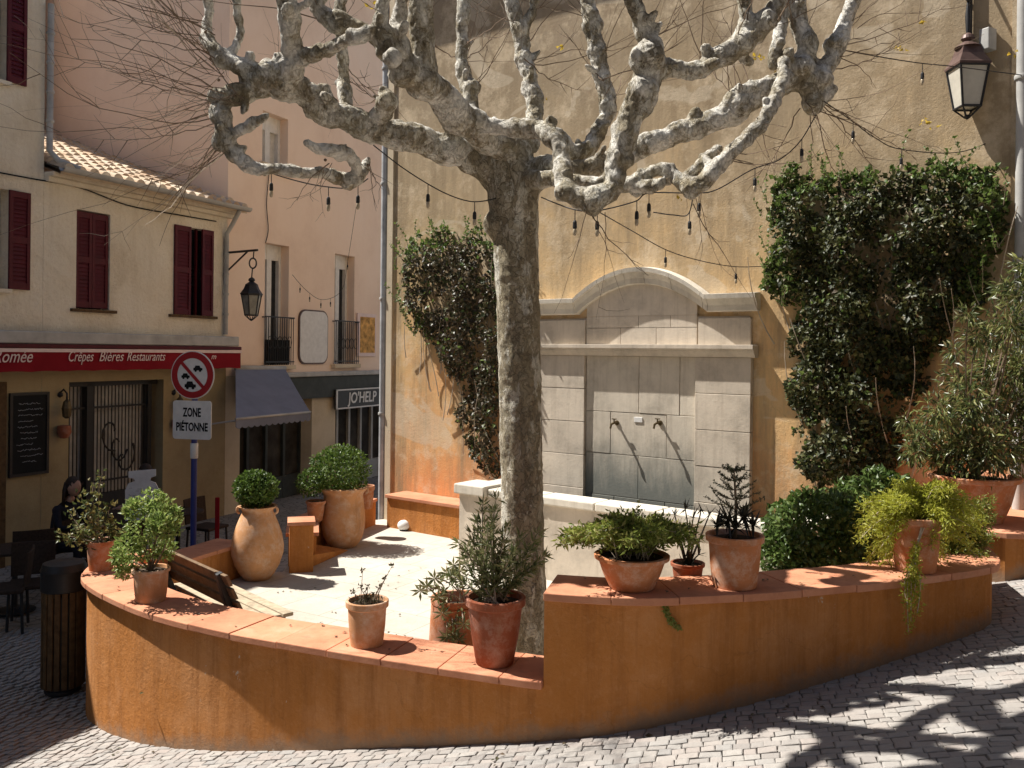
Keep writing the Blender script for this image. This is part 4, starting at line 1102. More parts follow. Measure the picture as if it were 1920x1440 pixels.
# ------------------------------------------------------------------ bench
B0 = Vector((-2.06, 6.50, FLOOR)); B1 = Vector((-2.93, 7.45, FLOOR))
bd_ = (B1-B0).normalized(); bp = Vector((-bd_.y, bd_.x, 0)); bp = bp if bp.x > 0 else -bp
Bf = Frame((B0.x, B0.y), (bd_.x, bd_.y), (bp.x, bp.y)); BL = (B1-B0).length
be = thing('park_bench', 'wooden slatted bench with black iron end frames on the white terrace', 'bench', B0)
zs_ = FLOOR
mb = MB()
for k, o_ in enumerate((.10, .20, .30, .40)): Bf.box(mb, -.06, BL+.06, o_, o_+.085, zs_+.40, zs_+.43)
obj('seat', mb, M['wood'], be, bevel=.006)
mb = MB()
for k in range(3):
    z0 = zs_+.50+k*.105; o_ = .055-.045*k
    vs = [Bf.pt(s_, o, z) for s_ in (-.06, BL+.06) for (o, z) in ((o_, z0), (o_+.028, z0+.005), (o_-.012, z0+.09), (o_-.04, z0+.085))]
    mb.add(vs, [(0,1,2,3),(7,6,5,4),(0,4,5,1),(1,5,6,2),(2,6,7,3),(3,7,4,0)])
obj('backrest', mb, M['wood_back'], be, bevel=.005)
for s_ in (.02, BL-.07):
    mb = MB()
    def bar(pts, w=.05, t_=.03):
        for (o0,z0),(o1,z1) in zip(pts, pts[1:]):
            d = Vector((o1-o0, z1-z0)); d.normalize(); nx_ = Vector((-d.y, d.x))*t_/2
            vs = [Bf.pt(s_+ds, o+e*nx_.x, zs_+z+e*nx_.y) for ds in (0, w) for (o, z, e) in ((o0,z0,1),(o1,z1,1),(o1,z1,-1),(o0,z0,-1))]
            mb.add(vs, [(0,1,2,3),(7,6,5,4),(0,4,5,1),(1,5,6,2),(2,6,7,3),(3,7,4,0)])
    bar([(.02,0),(.08,.36),(.02,.50),(-.075,.80)], .055, .05); bar([(.46,0),(.44,.385),(.08,.37)], .055, .045); bar([(.44,.38),(.50,.40)], .055, .03)
    obj('end_frame', mb, M['black'], be, bevel=.006)
# small floor spotlight
fl = P(757, 975, 12.0); fl.z = FLOOR
t = thing('floor_spotlight', 'small round white spotlight on the terrace floor by the orange ledge', 'spotlight', fl)
mb = MB(); mb.lathe([(.05,0),(.06,.01),(.05,.025),(.015,.03),(.015,.06)], 16, fl); obj('base', mb, M['black'], t, smooth=True, sharp=40)
mb = MB(); Mx = Matrix.Rotation(.9, 3, 'X'); mb.sphere(fl+Vector((0,0,.072)), .075, 1.15, 1, .85, 3, 0, Mx); obj('head', mb, M['white'], t, smooth=True)

# ------------------------------------------------------------------ pots and plants
def pot_prof(r, h, rim=.16, taper=.72, bulge=0):
    return [(r*taper*.96, 0), (r*taper, .01*h), (r*(taper+(1-taper)*.5)+bulge, h*.42), (r*.95+bulge*.3, h*(1-rim)), (r*1.0, h*(1-rim)+.002), (r*1.06, h*(1-rim*.8)), (r*1.07, h*.985), (r*1.04, h), (r*.93, h*.995), (r*.90, h*.90), (r*.5, h*.88)]
def pot(par, c, r, h, mat, rim=.16, taper=.72, bulge=0, name='pot'):
    mb = MB(); mb.lathe(pot_prof(r, h, rim, taper, bulge)[:-1] + [(r*.88, h*.86)], 36, c, wob=.012)
    p = obj(name, mb, mat, par, smooth=True, sharp=40)
    mb = MB(); mb.lathe([(r*.9, h*.80), (r*.9, h*.90), (r*.45, h*.925), (0.01, h*.93)], 24, c); obj('soil', mb, M['soil'], par)
    return p
def leafball(mb, c, r, n, L, W_, shell=.55, squash=1.0, up=.3, mi=0, flat=None):
    c = Vector(c)
    for _ in range(n):
        d = rvec(); rr = r*(shell + (1-shell)*R(0,1)**.5)*(1 + .13*noise.noise(d*2.2 + c*3))
        p = c + Vector((d.x*rr, d.y*rr, d.z*rr*squash))
        dirn = (d*.7 + rvec()*.8 + Vector((0,0,up))); nr = (d + rvec()*.6 + Vector((0,0,.2)))
        s = R(.7, 1.25); mb.leaf(p, dirn, nr, L*s, W_*s, .2, mi)
def stem(mb, p0, p1, r, bend=.1, n=6):
    p0, p1 = Vector(p0), Vector(p1); m = p0.lerp(p1, .5) + rvec()*(p1-p0).length*bend
    pts = [(p0*(1-t)**2 + m*2*t*(1-t) + p1*t*t) for t in [i/n for i in range(n+1)]]
    mb.tube(pts, [r*(1-.6*i/n) for i in range(n+1)], 5); return pts
def on_cap(px, py, Y, z):
    p = P(px, py, Y); p.z = z; return p

# clay jars with topiary balls
def jar(px, py, Y, rmax, hgt, prof, label, ballpx, bally, ballr, squash, mat=M['jar']):
    c = P(px, py, Y); c.z = FLOOR
    t = thing('clay_jar', label, 'planter', c)
    mb = MB(); mb.lathe([(rmax*r_, hgt*z) for r_, z in prof], 56, c, wob=.012); obj('jar', mb, mat, t, smooth=True, sharp=55)
    mb = MB()
    for sgn in (-1, 1):
        rt = max(r_ for r_, z in prof if z > .86)*rmax
        base = c + Vector((sgn*rt*.92, -.02, hgt*.99))
        mb.tube([base + Vector((sgn*.03*math.sin(a), 0, -.035+.035*math.cos(a))) for a in [i*math.pi/6 for i in range(7)]], .014, 8)
    obj('lug_handle', mb, mat, t, smooth=True)
    bc_ = P(ballpx, bally, Y); R_ = PR(ballr, Y)
    mb = MB(); stem(mb, c+Vector((0,0,hgt*.9)), bc_, .018, .02); obj('stem', mb, M['twig'], t)
    mb = MB(); leafball(mb, bc_, R_, 2600, .045, .026, .5, squash); leafball(mb, bc_, R_*.72, 500, .05, .03, .4, squash); obj('foliage', mb, M['box'], t, recalc=False)
    return t
profA = [(.45,0),(.50,.01),(.66,.08),(.85,.2),(.98,.35),(1.0,.45),(.93,.6),(.80,.74),(.66,.86),(.58,.92),(.60,.95),(.68,.975),(.73,.99),(.74,1.0),(.64,1.0),(.56,.95),(.5,.9)]
jar(482, 1085, 9.4, .275, .78, profA, 'tall round clay jar with narrow neck and small dark box ball, nearer the bench', 480, 917, 38, .85)
profB = [(.52,0),(.57,.01),(.74,.07),(.9,.18),(.98,.32),(1.0,.45),(.97,.6),(.92,.75),(.89,.86),(.93,.90),(1.02,.935),(1.10,.96),(1.12,.985),(1.08,1.0),(.98,1.0),(.88,.95),(.85,.9)]
jar(643, 1024, 10.98, .27, .75, profB, 'wide-mouthed clay jar with large round box ball, farther from the bench', 637, 882, 56, .85)
# two small pots behind the wide jar
c = on_cap(592, 965, 10.75, CAP_L); t = thing('potted_plant', 'small orange pot with a little box bush, left behind the wide clay jar', 'potted plant', c)
pot(t, c, .115, .24, M['terra']); mb = MB(); leafball(mb, P(583, 905, 10.75), PR(26, 10.75), 800, .04, .025, .3); obj('foliage', mb, M['box'], t, recalc=False)
c = on_cap(684, 948, 11.6, CAP_L); t = thing('flower_pot', 'square-shouldered orange pot right behind the wide clay jar', 'pot', c)
pot(t, c, .12, .30, M['terra'], .22, .82)

# A : sparse shrub, far left on the wall
def capz(px, Yq, z): q = P(px, 1000, Yq); q.z = z; return q
c = capz(190, 7.42, CAP1); t = thing('potted_plant', 'brown-orange pot with a sparse yellow-leaved shrub at the left end of the wall', 'potted plant', c)
pot(t, c, .115, .25, M['terra'], .14, .8)
st, lf = MB(), MB()
for px, py in ((110,1000),(130,960),(150,930),(175,905),(190,890),(205,950),(215,980),(120,1010),(160,960),(225,1000),(185,960),(140,990)):
    e = P(px, py, 7.42+R(-.18,.18)); pts = stem(st, c+Vector((R(-.04,.04),R(-.04,.04),.22)), e, .006, .18)
    for p in pts[2:]:
        for _ in range(8): lf.leaf(p+rvec()*R(.01,.06), rvec()+Vector((0,0,.3)), rvec(), R(.035,.06), R(.022,.034))
obj('stems', st, M['twig'], t); obj('foliage', lf, M['pepper'], t, recalc=False)
# B2 : orange pot half hidden behind B
c = capz(292, 7.2, CAP1); c.y = 7.25; c.x = (292-960)/F_PX*7.25; c.z = FLOOR
t = thing('flower_pot', 'tall orange pot on the terrace half hidden behind the feathery plant', 'pot', c)
pot(t, c, .12, P(292, 1035, 7.25).z-FLOOR, M['terra'], .08, .7)
# B : fluffy green
c = capz(284, 6.52, CAP1); t = thing('potted_plant', 'pale orange pot with a dense feathery light green plant beside the bench', 'potted plant', c)
pot(t, c, .128, P(284, 1072, 6.4).z-CAP1, M['terra_pale'], .12, .82)
st, lf = MB(), MB()
for (px, py, rp) in ((262,985,30),(300,960,26),(285,940,22),(318,990,20),(240,1030,24),(235,1062,20),(275,1030,26),(310,1030,18),(250,955,16),(225,1045,15),(300,985,22),(328,965,10)):
    cc = P(px, py, 6.5+R(-.12,.12)); pts = stem(st, c+Vector((0,0,.22)), cc, .008, .12)
    leafball(lf, cc, PR(rp, 6.5), 210, .042, .02, .25)
obj('stems', st, M['twig'], t); obj('foliage', lf, M['geran'], t, recalc=False)
# C : dried twigs
c = capz(690, 5.60, CAP1); t = thing('potted_plant', 'small pale clay pot with a few thin dry flower stalks on the low wall', 'potted plant', c)
pot(t, c, .128, .285, M['terra_pale'], .17, .8)
st, lf = MB(), MB()
for px, py in ((735,1062),(722,1085),(680,1070),(676,1100),(660,1110),(700,1115),(712,1100),(690,1098)):
    e = P(px, py, 5.6+R(-.06,.06)); pts = stem(st, c+Vector((R(-.06,.06),R(-.06,.06),.25)), e, .0035, .06)
    for p in pts[3:]: lf.leaf(p, rvec(), rvec(), .022, .01)
    for _ in range(7): lf.leaf(e+rvec()*.008, rvec()+Vector((0,0,.5)), rvec(), .026, .014)
for _ in range(90):
    a, q = R(0,6.28), R(0,.11); p = c+Vector((q*math.cos(a), q*math.sin(a), .27)); lf.leaf(p, rvec()+Vector((0,0,.9)), rvec(), R(.03,.06), .01)
obj('stems', st, M['twig'], t); obj('foliage', lf, M['vine_dry'], t, recalc=False)
# D : tall narrow-leaved plant in dark red pot
c = capz(930, 5.30, CAP1); t = thing('potted_plant', 'large dark red clay pot with tall narrow-leaved stems in front of the trunk', 'potted plant', c)
pot(t, c, .172, .40, M['terra_dark'], .14, .66)
st, lf = MB(), MB()
for px, py in ((905,945),(930,935),(885,1000),(950,990),(925,960),(975,1010),(1000,1060),(870,1050),(845,1080),(1010,1000),(895,980),(915,990),(960,1040),(990,1035),(940,1020),(860,1020),(880,1030),(1020,1045)):
    e = P(px, py, 5.32+R(-.14,.16)); b = c+Vector((R(-.09,.09),R(-.09,.09),.37)); pts = stem(st, b, e, .006, .07, 9)
    ax = (e-b).normalized()
    for i, p in enumerate(pts[2:]):
        for _ in range(13):
            d = (rvec() + ax*.9).normalized(); lf.leaf(p + rvec()*.012, d, rvec(), R(.045,.085), R(.009,.015))
obj('stems', st, M['twig_pale'], t); obj('foliage', lf, M['reed'], t, recalc=False)
# E : bulbous pot behind D with trailing leaves
c = P(855, 1200, 5.98); c.z = FLOOR; hE = P(855, 1118, 5.98).z-FLOOR
t = thing('potted_plant', 'bulging orange pot with drooping star-leaved stems left of the dark red pot', 'potted plant', c)
pot(t, c, .165, hE, M['terra'], .06, .72, .05)
st, lf = MB(), MB()
for px, py in ((788,1108),(815,1085),(838,1075),(862,1070),(800,1100),(850,1060),(830,1150),(850,1190),(870,1170),(838,1195),(860,1200),(822,1120)):
    Yq = 5.85+R(-.1,.1); e = P(px, py, Yq if py < 1140 else 5.75); b = c+Vector((R(-.08,.08),R(-.1,.02),hE*.96)); m_ = b.lerp(e,.5)+Vector((0,0,.09))
    pts = [b*(1-q)**2+m_*2*q*(1-q)+e*q*q for q in [i/7 for i in range(8)]]; st.tube(pts, .0045, 5)
    for p in pts[3:-1]:
        for _ in range(3): lf.leaf(p, rvec()+Vector((0,0,.2)), rvec(), R(.04,.06), R(.015,.022))
    for k in range(8):
        a = k*.785; lf.leaf(e, Vector((math.cos(a), R(-.4,.4), math.sin(a)*.8+.1)), Vector((0,-1,.3)), R(.06,.085), R(.014,.02))
obj('stems', st, M['twig_pale'], t); obj('foliage', lf, M['reed'], t, recalc=False)
# F : bowl with yellow-green mound
c = capz(1185, 5.12, CAP2); t = thing('potted_plant', 'wide low terracotta bowl with a yellow-green spreading plant on the high wall', 'potted plant', c)
pot(t, c, .205, .195, M['terra'], .15, .62)
def spray(st, lf, b, e, arch, nl, L, W_, fine=14, spread=.03, r=.0035):
    b, e = Vector(b), Vector(e); m_ = b.lerp(e, .45) + Vector((0,0,arch))
    pts = [b*(1-q)**2+m_*2*q*(1-q)+e*q*q for q in [i/fine for i in range(fine+1)]]; st.tube(pts, [r*(1-.6*i/fine) for i in range(fine+1)], 4)
    for i in range(3, fine+1):
        ax = (pts[i]-pts[i-1]).normalized()
        for _ in range(nl):
            d = (rvec()+ax*.7).normalized(); lf.leaf(pts[i]+rvec()*spread*R(.2,1), d, rvec(), L*R(.6,1.3), W_*R(.7,1.3))
st, lf = MB(), MB()
for _ in range(70):
    a = R(0, 6.28); rr = R(.12, .46); px = 1175+math.cos(a)*rr*300; py = 1005 - R(0,50)*(1-rr*1.3) + (rr**2)*120*R(.2,1)
    e = P(px, py, 5.12+math.sin(a)*rr*.75); spray(st, lf, c+Vector((R(-.1,.1),R(-.1,.1),.17)), e, R(.08,.2), 13, .042, .014, spread=.05)
for px, py in ((1195,950),(1188,965),(1205,960)):
    spray(st, lf, c+Vector((.03,0,.17)), P(px,py,5.12), .02, 5, .03, .012)
obj('stems', st, M['twig_pale'], t); obj('foliage', lf, M['fern2'], t, recalc=False)
# G : spiky dark succulent + little araucaria
c = capz(1378, 5.18, CAP2); t = thing('potted_plant', 'terracotta pot with dark spiky rosettes and a small tiered conifer on the high wall', 'potted plant', c)
pot(t, c, .158, .305, M['terra'], .15, .8)
lf = MB()
def blade(mb, b, d, L, W_, curve=.3, n=5, mi=0):
    d = d.normalized(); side = d.cross(Vector((0,0,1)))
    if side.length < .05: side = Vector((1,0,0))
    side.normalize(); vs = []
    for i in range(n+1):
        q = i/n; p = b + d*L*q + Vector((0,0,-curve*L*q*q)); w = W_*(1-q)**.7*(.6+.4*min(1,q*4))
        vs += [p+side*w/2, p-side*w/2, p - d.cross(side)*(-W_*.18)*(1-q)]
    fs = []
    for i in range(n):
        a = i*3; fs += [(a, a+2, a+5, a+3), (a+2, a+1, a+4, a+5)]
    mb.add(vs, fs, mi)
for (px, py, nB, L_) in ((1365,975,34,.13),(1395,970,34,.13),(1345,985,26,.11),(1412,985,24,.10),(1378,990,26,.13)):
    b = P(px, py, 5.18+R(-.08,.08))
    for _ in range(nB): blade(lf, b, rvec()+Vector((0,0,.5)), L_*R(.7,1.2), .022, R(-.1,.3))
obj('spiky_rosettes', lf, M['spike'], t, recalc=False)
st, lf = MB(), MB()
b, e = c+Vector((0,0,.28)), P(1376, 880, 5.18); st.tube([b, b.lerp(e,.5)+Vector((.01,0,0)), e], [.012,.009,.004], 6)
for tier in range(5):
    pz = b.lerp(e, .42+.14*tier); Lb = .17*(1-tier*.16)
    for k in range(6):
        a = k*1.047+tier*.5; d = Vector((math.cos(a), math.sin(a), .42)); q = pz+d*Lb
        spray(st, lf, pz, q, -.02, 9, .016, .006, 9, .008, .004)
obj('conifer_stem', st, M['twig'], t); obj('conifer_branches', lf, M['arau'], t, recalc=False)
# spiky dark plant left of G (own low pot behind)
c = capz(1290, 5.5, CAP2); c.z = CAP2-.1; t = thing('potted_plant', 'dark spiky succulent with stiff pointed arms between the bowl and the conifer pot', 'potted plant', c)
pot(t, c, .10, .16, M['terra_dark']); st, lf = MB(), MB()
for px, py in ((1265,965),(1285,955),(1300,970),(1315,955),(1330,965),(1275,1000),(1300,1010),(1290,1030),(1310,1040),(1280,1055),(1255,985)):
    e = P(px, py, 5.45+R(-.1,.1)); pts = stem(st, c+Vector((0,0,.12)), e, .009, .1)
    for _ in range(10): blade(lf, e, rvec()+Vector((0,0,.3)), R(.05,.09), .013, .0)
obj('stems', st, M['spike'], t); obj('rosettes', lf, M['spike'], t, recalc=False)
# H : asparagus fern
c = capz(1717, 5.60, CAP2); t = thing('potted_plant', 'orange-red pot with bright yellow-green arching fern trailing over the high wall', 'potted plant', c)
pot(t, c, .152, P(1717, 972, 5.5).z-CAP2, M['terra'], .13, .78)
st, lf = MB(), MB(); topH = c+Vector((0,0,.3))
for _ in range(62):
    if R(0,1) < .55: px, py = R(1600,1690), R(930,1075)
    else: px, py = R(1745,1850), R(920,1060)
    e = P(px, py, 5.6+R(-.25,.3)); spray(st, lf, topH+Vector((R(-.08,.08),R(-.08,.08),0)), e, R(.14,.28), 20, .036, .009, 16, .055)
for _ in range(22):
    e = P(R(1640,1790), R(905,960), 5.6+R(-.2,.3)); spray(st, lf, topH, e, R(.04,.1), 18, .036, .009, 14, .055)
for px, py in ((1708,1165),(1720,1150),(1700,1130),(1712,1120),(1716,1080),(1703,1185)):
    b = topH+Vector((R(-.03,.03),-.13,.02)); e = P(px, py, 5.30); m1 = P(1715, 1040, 5.38); m2 = P(px+R(-6,6), 1090, 5.29)
    pts = catmull([b, m1, m2, e], 7); st.tube(pts, .003, 4)
    for p in pts[5:]:
        for _ in range(9): lf.leaf(p+rvec()*.025, rvec()+Vector((0,0,-.3)), rvec(), R(.018,.032), R(.008,.014))
obj('stems', st, M['twig_pale'], t); obj('foliage', lf, M['fern'], t, recalc=False)
# H2 : second fern/yellow plant right of it, on the terrace behind
c = P(1800, 1040, 6.25); c.z = CAP2-.25; t = thing('potted_plant', 'loose green trailing plant between the yellow-green fern and the biggest planter', 'potted plant', c)
pot(t, c, .16, .25, M['terra_pale'])
st, lf = MB(), MB()
for _ in range(46):
    e = P(R(1740,1868), R(925,1060), 6.2+R(-.25,.2)); spray(st, lf, c+Vector((0,0,.22)), e, R(.08,.2), 14, .036, .010, 14, .05)
obj('stems', st, M['twig_pale'], t); obj('foliage', lf, M['fern2'], t, recalc=False)
# I : box bush + shrub behind
c = P(1535, 1060, 6.5); c.z = FLOOR; t = thing('box_bush', 'rounded dark green box bush growing behind the high wall', 'bush', c)
pot(t, c, .27, .72, M['terra']); lf = MB()
leafball(lf, P(1535, 1005, 6.5), PR(100, 6.5), 5200, .05, .03, .5, .85); leafball(lf, P(1480, 1045, 6.45), PR(55,6.45), 1200, .05, .03, .5); leafball(lf, P(1600, 1030, 6.5), PR(60, 6.5), 1200, .05, .03, .5)
st = MB(); stem(st, c+Vector((0,0,.65)), P(1535,1005,6.5), .03, .05); obj('stem', st, M['twig'], t); obj('foliage', lf, M['box_dark'], t, recalc=False)
c = P(1630, 1000, 7.4); c.z = FLOOR; t = thing('shrub', 'loose leafy shrub between the ivy foot and the yellow fern', 'bush', c)
st, lf = MB(), MB()
for (px, py, rp) in ((1600,930,34),(1640,915,36),(1680,925,34),(1620,960,40),(1665,960,36),(1575,945,22)):
    cc = P(px, py, 7.3+R(-.15,.15)); stem(st, c, cc, .012, .08); leafball(lf, cc, PR(rp,7.3), 420, .06, .035, .3)
obj('stems', st, M['twig'], t); obj('foliage', lf, M['box_dark'], t, recalc=False)
# J : big planter with oleander-like bush at the right edge
c = P(1825, 985, 7.35); c.z = EYE-1.365; t = thing('potted_plant', 'largest terracotta planter with tall bushy long-leaved shrub at the right edge', 'potted plant', c)
hJ = P(1825, 890, 7.35).z - c.z; pot(t, c, .335, hJ, M['terra'], .13, .66, name='planter')
st, lf = MB(), MB(); topJ = c+Vector((0,0,hJ*.9))
for (px, py, rp, n_) in ((1760,850,42,437),(1800,835,50,627),(1850,845,55,684),(1900,835,50,570),(1728,815,30,266),(1765,775,40,361),(1820,765,48,475),(1885,760,55,532),(1715,850,24,152),(1800,715,34,228),(1860,690,42,399),(1915,690,50,456),(1830,630,30,209),(1895,610,44,380),(1925,550,40,342),(1880,545,22,133),(1945,640,55,456),(1945,760,60,494),(1815,590,16,76),(1925,500,28,190),(1700,790,14,57),(1790,660,18,76)):
    cc = P(px, py, 7.35+R(-.3,.25)); pts = stem(st, topJ, cc, .012, .1)
    for _ in range(n_):
        d = rvec(); p = cc+d*PR(rp,7.35)*R(.1,1.1)*Vector((1,1,1)).length/1.73; dr = d*.8+rvec()*.5+Vector((0,0,R(-1.0,.3)))
        lf.leaf(p, dr, rvec()+Vector((0,0,.7)), R(.055,.105), R(.014,.022), .3)
obj('stems', st, M['twig'], t); obj('foliage', lf, M['bush'], t, recalc=False)
# little weed streaks hanging on the wall under the bowl
pts = [P(1248,1128,4.93), P(1250,1150,4.925), P(1262,1170,4.925), P(1275,1180,4.925)]
t = MB()
for p in catmull(pts, 8):
    for _ in range(9): t.leaf(p+Vector((R(-.012,.012), R(-.004,.02), R(-.012,.012))), rvec(), Vector((0,-1,.2)), R(.014,.024), R(.008,.014))
tag(obj('wall_creeper', t, M['fern2'], recalc=False), 'thin green creeper wisp clinging to the orange wall below the bowl', 'plant')

# leaf litter on terrace, copings and along the wall foot
lt_ = MB(); random.seed(77)
for _ in range(230):
    q = R(0,1)
    if q < .5:
        x, y = R(-3,2.2), R(6.2,11)
        if not inside(x, y, TERR) or W.n.dot(Vector((x,y,0))-W.A) < 1.5: continue
        z = FLOOR+.004
    elif q < .75:
        i = random.randint(3, len(full)-4); o_ = offset_path(full[i-1:i+2], R(.05,.4))[1]; x, y = o_.x, o_.y; z = (CAP1 if i < isp else CAP2)+.006
        if abs(i-isp) < 3: continue
    else:
        i = random.randint(8, len(full)-12); o_ = offset_path(full[i-1:i+2], -abs(random.gauss(0,.25))-.03)[1]; x, y = o_.x, o_.y; z = g0(x,y)+.006
    a = R(0,6.28); lt_.leaf(Vector((x,y,z)), Vector((math.cos(a), math.sin(a), R(0,.25))), Vector((R(-.3,.3),R(-.3,.3),1)), R(.02,.045), R(.012,.028), .15)
tag(obj('leaf_litter', lt_, M['vine_dry'], recalc=False), 'small dry leaves scattered on the terrace, the copings and the street edge', kind='stuff')
# cables on the house fronts
def cable(label, pts, r=.011):
    mb = MB(); mb.tube(catmull([tuple(p) for p in pts], 6), r, 6)
    tag(obj('wall_cable', mb, M['board'], smooth=True), label, 'cable')
def fp(px, py, o=.03): a, z = S(px, py, o); return Fd.pt(a, o, z)
cable('thin cable running along the cream front just below the eaves', [fp(-10,322), fp(60,335), fp(150,352), fp(240,385), fp(330,402), fp(405,415)])
cable('thin cable sagging down the pink wall from the upper window to the balcony window', [fp(505,320), fp(500,380), fp(503,430), fp(498,455)], .009)
cable('thin cable along the pale strip above the red valance', [fp(-10,628,.03), fp(120,630,.03), fp(260,636,.03), fp(400,640,.03)], .012)
# ------------------------------------------------------------------ ivy on the ochre wall
def ivy(name, label, poly, bulge, n, size, mats, tips, seed, lob=1.0, edge_tips=True):
    random.seed(seed)
    pts = []
    for px, py in poly: pts.append(W.hit(px, py, bulge*.6))
    xs_ = [p[0] for p in pts]; zs_ = [p[1] for p in pts]
    t = thing(name, label, 'ivy', W.pt((min(xs_)+max(xs_))/2, .02, min(zs_)))
    lf, tp, st = MB(), MB(), MB()
    k = 0; cxs, czs = sum(xs_)/len(xs_), sum(zs_)/len(zs_)
    segs = list(zip(pts, pts[1:]+pts[:1]))
    def edist(a, z):
        m = 9
        for (x0,z0),(x1,z1) in segs:
            dx, dz = x1-x0, z1-z0; q = max(0, min(1, ((a-x0)*dx+(z-z0)*dz)/(dx*dx+dz*dz))); m = min(m, math.hypot(a-x0-q*dx, z-z0-q*dz))
        return m
    tries = 0
    while k < n and tries < n*12:
        tries += 1
        a, z = R(min(xs_)-.12, max(xs_)+.12), R(min(zs_)-.12, max(zs_)+.12)
        wa = a + .16*noise.noise((a*3.4, z*3.4, seed)) + .08*noise.noise((a*11, z*11, seed)); wz = z + .16*noise.noise((a*3.3+9, z*3.3, seed)) + .08*noise.noise((a*12+5, z*12, seed))
        if not inside(wa, wz, pts): continue
        e = edist(wa, wz); dep = bulge*min(1, (e/.35))**.6*(.75+.5*noise.noise((a*2.5, z*2.5, seed+3)))
        if noise.noise((a*3.4, z*3.4, seed+7)) > .24 and R(0,1) < .85: continue
        o = max(.03, dep*(1-R(0,1)**2*.75)) + .03
        p = W.pt(a, o, z); s = size*R(.45, 1.4)
        nr = W.n*.8 + rvec()*.9 + Vector((0,0,.35)); d = rvec() + Vector((0,0,-.5)) + W.n*.3
        tipf = edge_tips and ((wz > czs and e < .2 and R(0,1) < .6) or R(0,1) < .05)
        (tp if tipf else lf).leaf(p, d if not tipf else d+Vector((0,0,1.2)), nr, s, s*.72, .15)
        k += 1
    # bare stems
    for _ in range(60):
        a, z = R(min(xs_), max(xs_)), R(min(zs_), max(zs_))
        if inside(a, z, pts): stem(st, W.pt(a, .05, max(min(zs_), z-.9)), W.pt(a+R(-.3,.3), bulge*R(.3,1.05), z), .008, .15)
    if edge_tips:
        for _ in range(70):
            (x0,z0),(x1,z1) = random.choice(segs); q = R(0,1); a, z = x0+(x1-x0)*q, z0+(z1-z0)*q
            if z < czs: continue
            e_ = W.pt(a+R(-.12,.12), bulge*R(.2,1.0)+.02, z+R(.05,.26)); pp = stem(st, W.pt(a, bulge*.5, z-.05), e_, .004, .15)
            for p in pp[1:]:
                for _ in range(3): tp.leaf(p, rvec()+Vector((0,0,.6)), rvec(), size*R(.5,.9), size*.45)
    obj('stems', st, M['twig_pale'], t); obj('foliage', lf, mats, t, recalc=False)
    obj('young_leaves', tp, tips, t, recalc=False)
    return t
polyR = [(1425,400),(1450,335),(1520,320),(1600,325),(1690,300),(1780,300),(1850,310),(1880,370),(1880,430),(1850,500),(1835,560),(1800,600),(1770,640),(1735,680),(1700,720),(1700,780),(1690,830),(1670,880),(1650,915),(1590,925),(1510,920),(1495,870),(1490,800),(1475,770),(1470,700),(1480,640),(1475,590),(1455,550),(1430,520),(1440,470)]
ivy('ivy', 'huge dark ivy mass covering the ochre wall right of the fountain', polyR, .40, 22000, .055, M['ivy'], M['ivy_tip'], 11)
polyL = [(742,500),(760,455),(800,435),(850,432),(900,440),(935,470),(960,560),(960,900),(915,905),(890,880),(868,840),(850,800),(850,770),(862,745),(850,715),(825,700),(810,660),(800,640),(770,620),(760,590),(745,560)]
ivy('climbing_vine', 'half-dry climbing vine on the ochre wall between the corner and the trunk', polyL, .32, 8500, .058, M['vine_dry'], M['ivy_tip'], 23)

